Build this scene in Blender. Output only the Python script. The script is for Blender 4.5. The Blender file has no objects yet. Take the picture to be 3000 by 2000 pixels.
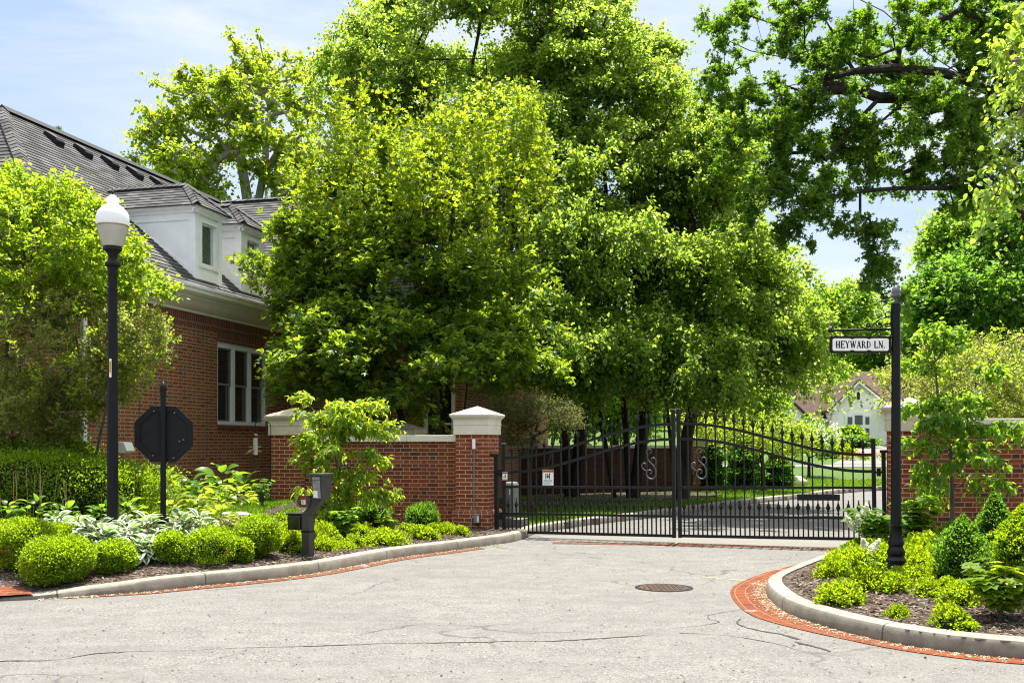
import bpy, math, random
import numpy as np
from mathutils import Vector, Matrix
PI = math.pi
SC = bpy.context.scene
COL = SC.collection
rng = np.random.default_rng(7)
random.seed(7)
FOC, HOR, CAMZ = 3000.0, 1302.0, 1.55          # focal length and horizon in pixels of the 3000 px photograph, eye height

def P(px, py, Y):
    return Vector(((px-1500)/FOC*Y, Y, CAMZ+(HOR-py)/FOC*Y))
def G(px, py, z=0.0):
    Y = (CAMZ-z)*FOC/(py-HOR)
    return Vector(((px-1500)/FOC*Y, Y, z))

# ------------------------------------------------------------------ objects
def tag(o, label=None, cat=None, group=None, kind=None):
    if label: o['label'] = label
    if cat: o['category'] = cat
    if group: o['group'] = group
    if kind: o['kind'] = kind
    return o
def thing(name, label, cat, loc=(0,0,0), rot=(0,0,0), group=None):
    o = bpy.data.objects.new(name, None); COL.objects.link(o)
    o.empty_display_size = .2
    o.location = loc; o.rotation_euler = rot
    return tag(o, label, cat, group)
def link(name, me, parent=None, loc=None, rot=None):
    o = bpy.data.objects.new(name, me); COL.objects.link(o)
    if parent is not None: o.parent = parent
    if loc is not None: o.location = loc
    if rot is not None: o.rotation_euler = rot
    return o
def dup(root, loc, rz=0.0, s=(1,1,1), label=None, group=None):
    r = root.copy(); COL.objects.link(r); r.location = loc; r.rotation_euler = (0,0,rz); r.scale = s
    if label: r['label'] = label
    if group: r['group'] = group
    for ch in list(root.children):
        c = ch.copy(); COL.objects.link(c); c.parent = r
        for g in list(ch.children):
            d = g.copy(); COL.objects.link(d); d.parent = c
    return r

def np_mesh(name, V, T, mat, uv=None, smooth=False):
    """triangle mesh from arrays; uv is per vertex"""
    V = np.asarray(V, dtype=np.float32); T = np.asarray(T, dtype=np.int32)
    me = bpy.data.meshes.new(name)
    me.vertices.add(len(V)); me.vertices.foreach_set('co', V.ravel())
    k = T.shape[1]
    me.loops.add(T.size); me.loops.foreach_set('vertex_index', T.ravel())
    me.polygons.add(len(T))
    me.polygons.foreach_set('loop_start', np.arange(0, T.size, k, dtype=np.int32))
    me.polygons.foreach_set('loop_total', np.full(len(T), k, dtype=np.int32))
    if smooth: me.polygons.foreach_set('use_smooth', np.ones(len(T), dtype=bool))
    if uv is not None:
        l = me.uv_layers.new(name='UVMap')
        l.data.foreach_set('uv', np.asarray(uv, dtype=np.float32)[T.ravel()].ravel())
    me.materials.append(mat)
    me.update(calc_edges=True); me.validate()
    return me

class MB:
    """collects shapes into one mesh"""
    def __init__(s): s.v=[]; s.f=[]; s.uv=[]
    def add(s, vs, fs, uvs=None):
        o=len(s.v); s.v += [tuple(v) for v in vs]
        for i,f in enumerate(fs):
            s.f.append([o+k for k in f]); s.uv.append(None if uvs is None else uvs[i])
        return s
    def box(s, c, d, rz=0.0, ry=0.0):
        cx,cy,cz=c; hx,hy,hz=d[0]/2,d[1]/2,d[2]/2
        pts=[(x,y,z) for z in(-hz,hz) for y in(-hy,hy) for x in(-hx,hx)]
        if ry: pts=[(x*math.cos(ry)+z*math.sin(ry),y,-x*math.sin(ry)+z*math.cos(ry)) for x,y,z in pts]
        if rz: pts=[(x*math.cos(rz)-y*math.sin(rz),x*math.sin(rz)+y*math.cos(rz),z) for x,y,z in pts]
        return s.add([(x+cx,y+cy,z+cz) for x,y,z in pts],[(0,2,3,1),(4,5,7,6),(0,1,5,4),(2,6,7,3),(0,4,6,2),(1,3,7,5)])
    def box2(s, a, b):
        return s.box([(a[i]+b[i])/2 for i in range(3)],[abs(b[i]-a[i]) for i in range(3)])
    def tube(s, pts, r, n=8, cap=True):
        pts=[Vector(p) for p in pts]; m=len(pts)
        rs=r if isinstance(r,(list,tuple)) else [r]*m
        t0=(pts[1]-pts[0]).normalized()
        u=t0.orthogonal().normalized(); rings=[]
        for i,p in enumerate(pts):
            t=(pts[min(i+1,m-1)]-pts[max(i-1,0)])
            t=t.normalized() if t.length>1e-9 else t0
            u=(u-t*u.dot(t)); u=u.normalized() if u.length>1e-6 else t.orthogonal().normalized()
            w=t.cross(u); rings.append([p+(u*math.cos(2*PI*k/n)+w*math.sin(2*PI*k/n))*rs[i] for k in range(n)])
        vs=[q for ring in rings for q in ring]; fs=[]
        for i in range(m-1):
            for k in range(n): fs.append((i*n+k,i*n+(k+1)%n,(i+1)*n+(k+1)%n,(i+1)*n+k))
        if cap: fs.append(tuple(range(n-1,-1,-1))); fs.append(tuple((m-1)*n+k for k in range(n)))
        return s.add(vs,fs)
    def lathe(s, prof, n=20, c=(0,0,0), flute=None):
        vs=[]; fs=[]
        for r,z in prof:
            for k in range(n):
                a=2*PI*k/n; rr=r*(flute(k,z) if flute else 1)
                vs.append((c[0]+rr*math.cos(a),c[1]+rr*math.sin(a),c[2]+z))
        m=len(prof)
        for i in range(m-1):
            for k in range(n): fs.append((i*n+k,i*n+(k+1)%n,(i+1)*n+(k+1)%n,(i+1)*n+k))
        fs.append(tuple(range(n-1,-1,-1))); fs.append(tuple((m-1)*n+k for k in range(n)))
        return s.add(vs,fs)
    def poly(s, pts, uv=None):
        return s.add(pts,[tuple(range(len(pts)))],None if uv is None else [uv])
    def prism(s, poly, axis, a, b):
        """extrude a 2D polygon along an axis: 'x': (y,z), 'y': (x,z), 'z': (x,y)"""
        def m(p,t): return {'x':(t,p[0],p[1]),'y':(p[0],t,p[1]),'z':(p[0],p[1],t)}[axis]
        n=len(poly); vs=[m(p,a) for p in poly]+[m(p,b) for p in poly]
        fs=[tuple(range(n-1,-1,-1)),tuple(range(n,2*n))]+[(i,(i+1)%n,n+(i+1)%n,n+i) for i in range(n)]
        return s.add(vs,fs)
    def build(s, name, mat, parent=None, smooth=False, bevel=0, loc=None, rot=None, boxuv=True):
        me=bpy.data.meshes.new(name); me.from_pydata(s.v,[],s.f)
        lay=me.uv_layers.new(name='UVMap')
        for p in me.polygons:
            g=s.uv[p.index]
            for j,li in enumerate(p.loop_indices):
                if g is not None: lay.data[li].uv=g[j]; continue
                co=me.vertices[me.loops[li].vertex_index].co; nn=p.normal
                ax=abs(nn.x); ay=abs(nn.y); az=abs(nn.z)
                lay.data[li].uv=(co.x,co.y) if az>=max(ax,ay) else ((co.y,co.z) if ax>ay else (co.x,co.z))
        me.materials.append(mat)
        import bmesh
        bm=bmesh.new(); bm.from_mesh(me); bmesh.ops.recalc_face_normals(bm,faces=bm.faces); bm.to_mesh(me); bm.free()
        if smooth:
            me.polygons.foreach_set('use_smooth',np.ones(len(me.polygons),dtype=bool))
            try: me.set_sharp_from_angle(angle=math.radians(40))
            except Exception: pass
        me.update()
        o=link(name,me,parent,loc,rot)
        if bevel:
            b=o.modifiers.new('bevel','BEVEL'); b.width=bevel; b.segments=2; b.limit_method='ANGLE'
        return o

def catmull(pts, step=.2):
    pts=[np.array(p,dtype=float) for p in pts]; out=[]
    for i in range(len(pts)-1):
        p0=pts[max(i-1,0)];p1=pts[i];p2=pts[i+1];p3=pts[min(i+2,len(pts)-1)]
        n=max(2,int(np.linalg.norm((p2-p1)[:2])/step))
        for k in range(n):
            t=k/n
            out.append(.5*((2*p1)+(-p0+p2)*t+(2*p0-5*p1+4*p2-p3)*t*t+(-p0+3*p1-3*p2+p3)*t**3))
    out.append(pts[-1]); return np.array(out)
def inside(poly, x, y):
    poly=np.asarray(poly); x=np.asarray(x); y=np.asarray(y); r=np.zeros(x.shape,bool); j=len(poly)-1
    for i in range(len(poly)):
        xi,yi=poly[i][0],poly[i][1]; xj,yj=poly[j][0],poly[j][1]
        c=((yi>y)!=(yj>y))&(x<(xj-xi)*(y-yi)/(yj-yi+1e-12)+xi); r^=c; j=i
    return r
def dist_line(pl, x, y):
    x=np.asarray(x,float); y=np.asarray(y,float); d=np.full(x.shape,1e9)
    for a,b in zip(pl[:-1],pl[1:]):
        ax,ay=a[0],a[1]; bx,by=b[0]-ax,b[1]-ay; L=bx*bx+by*by+1e-12
        t=np.clip(((x-ax)*bx+(y-ay)*by)/L,0,1)
        d=np.minimum(d,np.hypot(x-ax-t*bx,y-ay-t*by))
    return d
def vnoise(x, y, s, seed=0):
    """cheap smooth value noise"""
    r=np.random.default_rng(seed); T=r.random((64,64))
    x=np.asarray(x)/s; y=np.asarray(y)/s; i=np.floor(x).astype(int); j=np.floor(y).astype(int)
    fx=x-i; fy=y-j; fx=fx*fx*(3-2*fx); fy=fy*fy*(3-2*fy)
    g=lambda a,b:T[a%64,b%64]
    return (g(i,j)*(1-fx)+g(i+1,j)*fx)*(1-fy)+(g(i,j+1)*(1-fx)+g(i+1,j+1)*fx)*fy
def grid_mesh(name, poly, res, zf, mat, kind='structure'):
    pl=np.array([p[:2] for p in poly]); x0,y0=pl.min(0); x1,y1=pl.max(0)
    nx=int((x1-x0)/res)+2; ny=int((y1-y0)/res)+2
    X,Y=np.meshgrid(x0+np.arange(nx)*res,y0+np.arange(ny)*res)
    V=np.stack([X,Y,zf(X,Y)],-1).reshape(-1,3)
    cx=(X[:-1,:-1]+res/2).ravel(); cy=(Y[:-1,:-1]+res/2).ravel()
    idx=(np.arange(ny-1)[:,None]*nx+np.arange(nx-1)[None,:]).ravel()
    q=np.stack([idx,idx+1,idx+nx+1,idx+nx],-1)[inside(pl,cx,cy)]
    used=np.unique(q); mp=-np.ones(len(V),int); mp[used]=np.arange(len(used))
    o=link(name,np_mesh(name,V[used],mp[q],mat,uv=V[used][:,:2],smooth=True))
    return tag(o,kind=kind)

# ------------------------------------------------------------------ materials
class NT:
    def __init__(s,name):
        s.m=bpy.data.materials.new(name); s.m.use_nodes=True; s.t=s.m.node_tree; s.t.nodes.clear()
        s.out=s.n('ShaderNodeOutputMaterial')
    def n(s,typ,ins=None,**attr):
        nd=s.t.nodes.new(typ)
        for k,v in attr.items(): setattr(nd,k,v)
        for k,v in (ins or {}).items(): s.set(nd,k,v)
        return nd
    def set(s,nd,k,v):
        sock=nd.inputs[k]
        if isinstance(v,bpy.types.NodeSocket): s.t.links.new(v,sock)
        elif isinstance(v,bpy.types.Node): s.t.links.new(v.outputs[0],sock)
        else:
            if sock.type=='RGBA' and len(v)==3: v=(*v,1)
            sock.default_value=v
    def math(s,op,a,b=0.0,c=None,clamp=False):
        nd=s.n('ShaderNodeMath',{0:a,1:b},operation=op,use_clamp=clamp)
        if c is not None: s.set(nd,2,c)
        return nd.outputs[0]
    def mix(s,f,a,b,blend='MIX'):
        nd=s.n('ShaderNodeMix',data_type='RGBA',blend_type=blend)
        s.set(nd,0,f); s.set(nd,6,a); s.set(nd,7,b); return nd.outputs[2]
    def noise(s,vec,scale,detail=3,rough=.55,dist=0):
        return s.n('ShaderNodeTexNoise',{'Vector':vec,'Scale':scale,'Detail':detail,'Roughness':rough,'Distortion':dist}).outputs[0]
    def ramp(s,f,stops):
        nd=s.n('ShaderNodeValToRGB',{0:f}); e=nd.color_ramp.elements
        while len(e)<len(stops): e.new(.5)
        for i,(p,c) in enumerate(stops):
            e[i].position=p; e[i].color=(*c,1) if len(c)==3 else c
        return nd.outputs[0]
    def mr(s,v,a,b,c=0.0,d=1.0):
        return s.n('ShaderNodeMapRange',{0:v,1:a,2:b,3:c,4:d}).outputs[0]
    def pos(s): return s.n('ShaderNodeNewGeometry').outputs['Position']
    def objc(s): return s.n('ShaderNodeTexCoord').outputs['Object']
    def uvc(s): return s.n('ShaderNodeUVMap',uv_map='UVMap').outputs[0]
    def bump(s,h,st=.5,d=.01): return s.n('ShaderNodeBump',{'Height':h,'Strength':st,'Distance':d}).outputs[0]
    def pbr(s,col,rough=.7,spec=.3,normal=None,metal=0,**kw):
        b=s.n('ShaderNodeBsdfPrincipled',{'Base Color':col,'Roughness':rough,'Specular IOR Level':spec,'Metallic':metal})
        if normal is not None: s.set(b,'Normal',normal)
        for k,v in kw.items(): s.set(b,k,v)
        return b
    def done(s,sh): s.t.links.new(sh.outputs[0] if isinstance(sh,bpy.types.Node) else sh,s.out.inputs[0]); return s.m

def m_plain(name,col,rough=.6,spec=.3,var=.12,scale=8,bump=.0,metal=0):
    t=NT(name); c=t.objc(); nz=t.noise(c,scale,4)
    k=t.mr(nz,.3,.7,1-var,1+var)
    hs=t.n('ShaderNodeHueSaturation',{'Color':col,'Value':k})
    nrm=t.bump(t.noise(c,scale*12,3),bump,.004) if bump else None
    return t.done(t.pbr(hs.outputs[0],t.mr(nz,.3,.7,rough-.06,rough+.06),spec,nrm,metal))

def m_brick(name, cols, mortar, flemish=True, L=.213, H=.0677, hdr=.112, gap=.0105, dirt=.5, white=0.0):
    t=NT(name); uv=t.uvc(); sep=t.n('ShaderNodeSeparateXYZ',{0:uv})
    wob=t.noise(uv,9,2); u=t.math('ADD',sep.outputs[0],t.math('MULTIPLY',t.math('SUBTRACT',wob,.5),.006)); v=t.math('ADD',sep.outputs[1],t.math('MULTIPLY',t.math('SUBTRACT',t.noise(uv,5,2),.5),.004))
    row=t.math('FLOOR',t.math('DIVIDE',v,H)); fv=t.math('SUBTRACT',v,t.math('MULTIPLY',row,H))
    per=L+hdr if flemish else L
    odd=t.math('FLOORED_MODULO',row,2.0)
    uu=t.math('ADD',t.math('DIVIDE',u,per),t.math('MULTIPLY',odd,.5))
    cell=t.math('FLOOR',uu); pos=t.math('MULTIPLY',t.math('SUBTRACT',uu,cell),per)
    if flemish:
        ish=t.math('GREATER_THAN',pos,L); loc=t.math('SUBTRACT',pos,t.math('MULTIPLY',ish,L))
        w=t.math('SUBTRACT',L,t.math('MULTIPLY',ish,L-hdr))
    else: ish=t.math('MULTIPLY',odd,0.0); loc=pos; w=t.math('ADD',L,0.0)
    e1=t.math('MINIMUM',loc,t.math('SUBTRACT',w,loc)); e2=t.math('MINIMUM',fv,t.math('SUBTRACT',H,fv))
    ed=t.math('ADD',t.math('MINIMUM',e1,e2),t.math('MULTIPLY',t.math('SUBTRACT',t.noise(uv,60,2),.5),.004))
    mask=t.mr(ed,gap*.35,gap*.62)                                     # 1 on the brick
    idv=t.n('ShaderNodeCombineXYZ',{0:t.math('ADD',cell,t.math('MULTIPLY',ish,.37)),1:row,2:ish})
    rnd=t.n('ShaderNodeTexWhiteNoise',{'Vector':idv},noise_dimensions='3D').outputs['Value']
    n=len(cols); bc=t.ramp(rnd,[(i/(n-1),c) for i,c in enumerate(cols)])
    bc=t.mix(t.mr(t.noise(uv,45,4),.35,.75,0,.35),bc,(.02,.014,.012))
    mc=t.mix(t.mr(t.noise(uv,20,3),.35,.7,0,.45),mortar,(.2,.17,.14))
    col=t.mix(mask,mc,bc)
    big=t.noise(uv,1.3,4); col=t.mix(t.mr(big,.45,.8,0,dirt*.6),col,(.05,.04,.035))
    if white: col=t.mix(t.mr(t.noise(uv,2.2,4),.6,.78,0,white),col,(.5,.48,.45))
    h=t.math('ADD',mask,t.math('MULTIPLY',t.noise(uv,90,3),.25))
    return t.done(t.pbr(col,.85,.2,t.bump(h,.6,.008)))

def m_shingle(name):
    t=NT(name); uv=t.uvc(); sep=t.n('ShaderNodeSeparateXYZ',{0:uv})
    H=.145; row=t.math('FLOOR',t.math('DIVIDE',t.math('ADD',sep.outputs[1],.002),H)); 
    sh=t.n('ShaderNodeTexWhiteNoise',{'W':row},noise_dimensions='1D').outputs['Value']
    uu=t.math('ADD',t.math('DIVIDE',sep.outputs[0],.27),t.math('MULTIPLY',sh,7.3)); cell=t.math('FLOOR',uu)
    rnd=t.n('ShaderNodeTexWhiteNoise',{'Vector':t.n('ShaderNodeCombineXYZ',{0:cell,1:row})},noise_dimensions='2D').outputs['Value']
    c=t.ramp(rnd,[(0,(.048,.047,.049)),(.35,(.075,.074,.075)),(.7,(.105,.102,.100)),(1,(.15,.146,.141))])
    c=t.mix(t.mr(t.noise(uv,160,2),.3,.7,0,.4),c,(.03,.03,.03))
    c=t.mix(t.mr(t.noise(uv,.8,4),.45,.75,0,.35),c,(.115,.112,.106))
    fr=t.math('SUBTRACT',uu,cell); tab=t.mr(fr,.0,.05,.0,1.0)
    return t.done(t.pbr(c,.9,.2,t.bump(t.math('ADD',tab,t.noise(uv,120,2)),.5,.006)))

def m_asphalt():
    t=NT('asphalt'); p=t.pos()
    v=t.n('ShaderNodeTexVoronoi',{'Vector':p,'Scale':95.0}); cellc=t.n('ShaderNodeSeparateColor',{0:v.outputs['Color']}).outputs[0]
    c=t.ramp(cellc,[(0,(0.05092,0.05039,0.04972)),(.25,(0.1128,0.1081,0.09877)),(.6,(0.1564,0.1498,0.1363)),(.88,(0.2,0.1908,0.1726)),(1,(0.3346,0.3167,0.2841))])
    c=t.mix(t.mr(t.noise(p,260,2),.42,.62,.0,.55),c,(0.07274,0.07199,0.0696))
    big=t.noise(p,.55,5,.6); c=t.mix(t.mr(big,.36,.66,0,.62),c,(0.1092,0.1051,0.09793))
    med=t.noise(p,3.2,5,.65); c=t.mix(t.mr(med,.42,.7,0,.45),c,(0.1891,0.1821,0.1669))
    st=t.n('ShaderNodeMapping',{'Vector':p,'Scale':(.28,1.5,1)}); c=t.mix(t.mr(t.noise(st,1.6,5,.6),.5,.7,0,.5),c,(0.1019,0.09792,0.09094))
    vc=t.n('ShaderNodeTexVoronoi',{'Vector':t.n('ShaderNodeVectorMath',{0:p,1:t.n('ShaderNodeVectorMath',{0:t.n('ShaderNodeTexNoise',{'Vector':p,'Scale':1.1,'Detail':5.0}).outputs['Color'],1:(.9,.9,.9)},operation='MULTIPLY').outputs[0]},operation='ADD').outputs[0],'Scale':.33},feature='DISTANCE_TO_EDGE')
    crack=t.math('MULTIPLY',t.mr(vc.outputs[0],.0015,.0075,1.0,0.0),t.mr(t.noise(p,.45,3),.46,.58,0,1))
    c=t.mix(t.math('MULTIPLY',crack,.75),c,(.05,.05,.05))
    h=t.math('ADD',t.math('MULTIPLY',v.outputs['Distance'],-1.0),t.math('MULTIPLY',crack,-2.0))
    return t.done(t.pbr(c,.88,.25,t.bump(h,.55,.006)))

def m_concrete(name,col,stain=(.12,.11,.10),amt=.5,joints=False):
    t=NT(name); p=t.objc(); 
    c=t.mix(t.mr(t.noise(p,6,6,.65),.38,.72,0,amt),col,stain)
    c=t.mix(t.mr(t.noise(p,90,2),.4,.7,0,.3),c,[x*.55 for x in col])
    c=t.mix(t.mr(t.noise(p,1.3,3),.5,.75,0,.3),c,[min(1,x*1.35) for x in col])
    if joints:
        u=t.n('ShaderNodeSeparateXYZ',{0:t.uvc()})
        f=t.math('ABSOLUTE',t.math('SUBTRACT',t.math('FRACT',t.math('DIVIDE',u.outputs[0],1.55)),.5))
        c=t.mix(t.mr(f,.0035,.007,.85,0),c,(.05,.045,.04))
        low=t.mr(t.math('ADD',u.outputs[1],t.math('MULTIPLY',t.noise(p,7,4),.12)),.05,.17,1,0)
        c=t.mix(t.math('MULTIPLY',low,.85),c,(.075,.062,.048))  # low kerb face darkened: dirt, plus its shade put into the colour
    return t.done(t.pbr(c,.85,.25,t.bump(t.noise(p,110,3),.35,.004)))

def m_mulch():
    t=NT('mulch'); p=t.pos()
    mp=t.n('ShaderNodeMapping',{'Vector':t.n('ShaderNodeVectorMath',{0:p,1:t.n('ShaderNodeVectorMath',{0:t.n('ShaderNodeTexNoise',{'Vector':p,'Scale':12.0}).outputs['Color'],1:(.05,.05,.05)},operation='MULTIPLY').outputs[0]},operation='ADD').outputs[0],'Scale':(38,60,40)})
    v=t.n('ShaderNodeTexVoronoi',{'Vector':mp,'Scale':1.0}); r=t.n('ShaderNodeSeparateColor',{0:v.outputs['Color']}).outputs[0]
    c=t.ramp(r,[(0,(.018,.014,.011)),(.4,(.045,.033,.025)),(.8,(.095,.073,.056)),(1,(.24,.20,.165))])
    c=t.mix(t.mr(t.noise(p,2,4),.4,.7,0,.45),c,(.035,.024,.018))
    return t.done(t.pbr(c,.95,.15,t.bump(r,1,.02)))

def m_lawn():
    t=NT('lawn'); p=t.pos()
    c=t.ramp(t.noise(p,55,4,.7),[(.25,(.022,.050,.006)),(.5,(.050,.105,.010)),(.75,(.09,.155,.018))])
    c=t.mix(t.mr(t.noise(p,.5,4),.4,.7,0,.5),c,(.075,.125,.012))
    return t.done(t.pbr(c,.8,.2,t.bump(t.noise(p,80,3),.8,.03)))

def m_leaf(name, ramp, trans, tmix=.45, rough=.42, spec=.22, edge=None, big=0.0, base=1.12):
    """leaf: own colour varies leaf by leaf; thin, lets light through"""
    t=NT(name); g=t.n('ShaderNodeNewGeometry'); r=g.outputs['Random Per Island']
    ramp=[tuple(k*base for k in c_) for c_ in ramp]; trans=tuple(min(.95,k*1.35) for k in trans)
    n=len(ramp); c=t.ramp(r,[(i/(n-1),k) for i,k in enumerate(ramp)])
    hv=t.n('ShaderNodeTexWhiteNoise',{'W':t.math('MULTIPLY',r,731.0)},noise_dimensions='1D').outputs['Value']
    tc=t.n('ShaderNodeHueSaturation',{'Color':trans,'Hue':t.mr(hv,0,1,.485,.515),'Value':t.mr(r,0,1,.7,1.25)}).outputs[0]
    if big:
        nz=t.mr(t.noise(t.pos(),big,3),.35,.65); c=t.mix(t.math('MULTIPLY',nz,.45),c,[x*1.7 for x in ramp[-1]])
    if edge is not None:
        u=t.n('ShaderNodeSeparateXYZ',{0:t.uvc()}); a=t.math('ABSOLUTE',u.outputs[0])
        k=t.mr(t.math('ADD',a,t.math('MULTIPLY',t.math('SUBTRACT',t.noise(t.pos(),60,2),.5),.3)),.38,.5)
        c=t.mix(k,c,edge[0]); tc=t.mix(k,tc,edge[1])
    b=t.pbr(c,rough,spec); tr=t.n('ShaderNodeBsdfTranslucent',{'Color':tc})
    return t.done(t.n('ShaderNodeMixShader',{0:tmix*.95,1:b.outputs[0],2:tr.outputs[0]}))

def m_bark(name,a,b,scale=9):
    t=NT(name); p=t.objc(); mp=t.n('ShaderNodeMapping',{'Vector':p,'Scale':(1,1,.25)})
    nz=t.noise(mp,scale,6,.65); c=t.ramp(nz,[(.3,a),(.7,b)])
    return t.done(t.pbr(c,.9,.15,t.bump(nz,.8,.03)))
def m_glass(name,tint=(.02,.025,.025),rough=.03):
    t=NT(name); p=t.objc()
    nz=t.noise(p,1.7,2)
    return t.done(t.pbr(tint,rough,.9,t.bump(nz,.06,.02)))

# ------------------------------------------------------------------ foliage
def T_kite(w=.32, fold=.12):
    return np.array([(0,0,0),(.42,-w,fold),(1,0,-.05),(.42,w,fold)]), np.array([(0,1,2),(0,2,3)]), np.array([(0,0),(-1,.4),(0,1),(1,.4)])
def T_leaf(w=.28, fold=.08, droop=.18):
    v=[(0,0,0),(.22,-w*.75,fold*.7),(.22,0,.02),(.22,w*.75,fold*.7),(.55,-w,fold-droop*.3),(.55,0,-droop*.3),(.55,w,fold-droop*.3),(.82,-w*.5,fold*.5-droop*.7),(.82,0,-droop*.7),(.82,w*.5,fold*.5-droop*.7),(1,0,-droop)]
    f=[(0,1,2),(0,2,3),(1,4,5),(1,5,2),(2,5,6),(2,6,3),(4,7,8),(4,8,5),(5,8,9),(5,9,6),(7,10,8),(8,10,9)]
    uv=[(0,0),(-1,.22),(0,.22),(1,.22),(-1,.55),(0,.55),(1,.55),(-1,.82),(0,.82),(1,.82),(0,1)]
    return np.array(v),np.array(f),np.array(uv)
def T_lobed(w=.17, ang=.85, s=.8, five=False):
    v=[];f=[];uv=[]
    lobes=[(0,1),(ang,s),(-ang,s)]+([(ang*1.9,s*.7),(-ang*1.9,s*.7)] if five else [])
    for a,l in lobes:
        o=len(v); k=[(0,0,0),(.5,-w,.05),(1,0,-.08),(.5,w,.05)]
        for x,y,z in k:
            x*=l; y*=l**.5
            v.append((x*math.cos(a)-y*math.sin(a)+.12,x*math.sin(a)+y*math.cos(a),z*l)); uv.append((0,0))
        f+=[(o,o+1,o+2),(o,o+2,o+3)]
    v=np.array(v)
    for i in range(1,len(lobes)): v[4*i]=v[0]
    # weld the lobe bases so that a leaf is one island
    f=[[0 if (k%4==0) else k for k in t] for t in f]
    return v,np.array(f),np.array(uv)
def norm(a): return a/(np.linalg.norm(a,axis=-1,keepdims=True)+1e-9)
def leaf_arrays(tm, Pp, A, N, L, W=None):
    tv,tf,tu=tm; n=len(Pp); A=norm(A); B=norm(np.cross(N,A)); N=np.cross(A,B)
    L=np.broadcast_to(np.asarray(L,float),(n,)); W=L if W is None else W
    V=(Pp[:,None,:]+tv[None,:,0:1]*(A*L[:,None])[:,None,:]+tv[None,:,1:2]*(B*W[:,None])[:,None,:]+tv[None,:,2:3]*(N*L[:,None])[:,None,:])
    k=len(tv); F=(tf[None]+(np.arange(n)*k)[:,None,None]).reshape(-1,3)
    return V.reshape(-1,3),F,np.tile(tu,(n,1))
def foliage(name, tm, Pp, A, N, L, mat, parent=None):
    V,F,U=leaf_arrays(tm,Pp,A,N,L)
    return link(name,np_mesh(name,V,F,mat,uv=U),parent)
def rdir(r,n): return norm(r.normal(size=(n,3)))

def sprays(C, r, axis, ntw, nl, tw, Lf, droop=.3, up=.2, spread=1.0, flat=.9, outw=.6, cen=None):
    """leaf sprays round cluster centres C: twigs, leaves along them"""
    n=len(C); cen=C.mean(0) if cen is None else cen
    out=norm(C-cen)
    D=norm(out[:,None,:]*outw+r.normal(size=(n,ntw,3))*.55*spread+np.array([0,0,up]))
    tl=tw*r.uniform(.55,1.2,(n,ntw,1,1))
    t=(np.arange(nl)[None,None,:,None]+r.uniform(0,1,(n,ntw,nl,1)))/nl
    Pp=C[:,None,None,:]+D[:,:,None,:]*tl*t+np.array([0,0,-1])*droop*tl*t*t*.6
    Pp=Pp+r.normal(size=Pp.shape)*tw*.07
    A=D[:,:,None,:]*.7+r.normal(size=Pp.shape)*.6+np.array([0,0,-droop])
    N=np.array([0,0,1.0])*flat+r.normal(size=Pp.shape)*.55
    m=n*ntw*nl
    return Pp.reshape(m,3),A.reshape(m,3),N.reshape(m,3),Lf*r.uniform(.6,1.2,m)

def sample_clumps(ells, n, r, shell=4.0, nb=80, rad=.9, flat=.5):
    """leaf clusters gathered in drooping shelves, with gaps between the shelves"""
    B=sample_ells(ells,nb,r,shell); j=r.integers(0,nb,n); s=rad*r.uniform(.6,1.3,nb)[j]
    o=r.normal(size=(n,3))*.5; h=np.hypot(o[:,0],o[:,1]); o[:,2]=o[:,2]*flat-.35*h*h
    return B[j]+o*s[:,None]
def sample_ells(ells, n, r, shell=4.0):
    w=np.array([(e[3]*e[4]*e[5])**.8*(e[6] if len(e)>6 else 1) for e in ells]); w/=w.sum()
    k=r.choice(len(ells),n,p=w); E=np.array([e[:6] for e in ells])[k]
    d=rdir(r,n); rad=r.uniform(.02,1,n)**(1/shell)
    return E[:,:3]+d*E[:,3:6]*rad[:,None]

def skeleton(trunks, C, r, step=.6, wob=.08, up=.35):
    """join every leaf cluster to the nearest limb; returns nodes, parents"""
    nodes=[]; par=[]
    for tr in trunks:
        prev=-1
        if nodes:                                                    # a further limb springs from the nearest one already there
            dd=[np.linalg.norm(n_-np.array(tr[0],float)) for n_ in nodes]; j_=int(np.argmin(dd)); prev=j_ if dd[j_]<1.2 else -1
        for q in tr: nodes.append(np.array(q,float)); par.append(prev); prev=len(nodes)-1
    top=np.array([t[-1] for t in trunks]).mean(0)
    order=np.argsort(np.linalg.norm(C-top,axis=1))
    arr=np.zeros((len(C)*12+500,3)); m=len(nodes); arr[:m]=nodes; tips=[]
    roots={i for i,p in enumerate(par) if p==-1}
    for ci in order:
        c=C[ci]; d=np.linalg.norm(arr[:m]-c,axis=1)+.7*np.maximum(0,arr[:m,2]-c[2])
        for q in roots: d[q]+=5
        j=int(np.argmin(d)); a=arr[j].copy(); L=np.linalg.norm(c-a); k=int(min(8,max(1,L/step))); mid=(a+c)/2+np.array([0,0,up*L*.25])+r.normal(size=3)*L*.08
        prev=j
        for i in range(1,k+1):
            t=i/k; q=(1-t)**2*a+2*t*(1-t)*mid+t*t*c
            if i<k: q=q+r.normal(size=3)*wob*min(step,L)
            if m>=len(arr): break
            arr[m]=q; par.append(prev); prev=m; m+=1
        tips.append(prev)
    return arr[:m],par,tips
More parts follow.
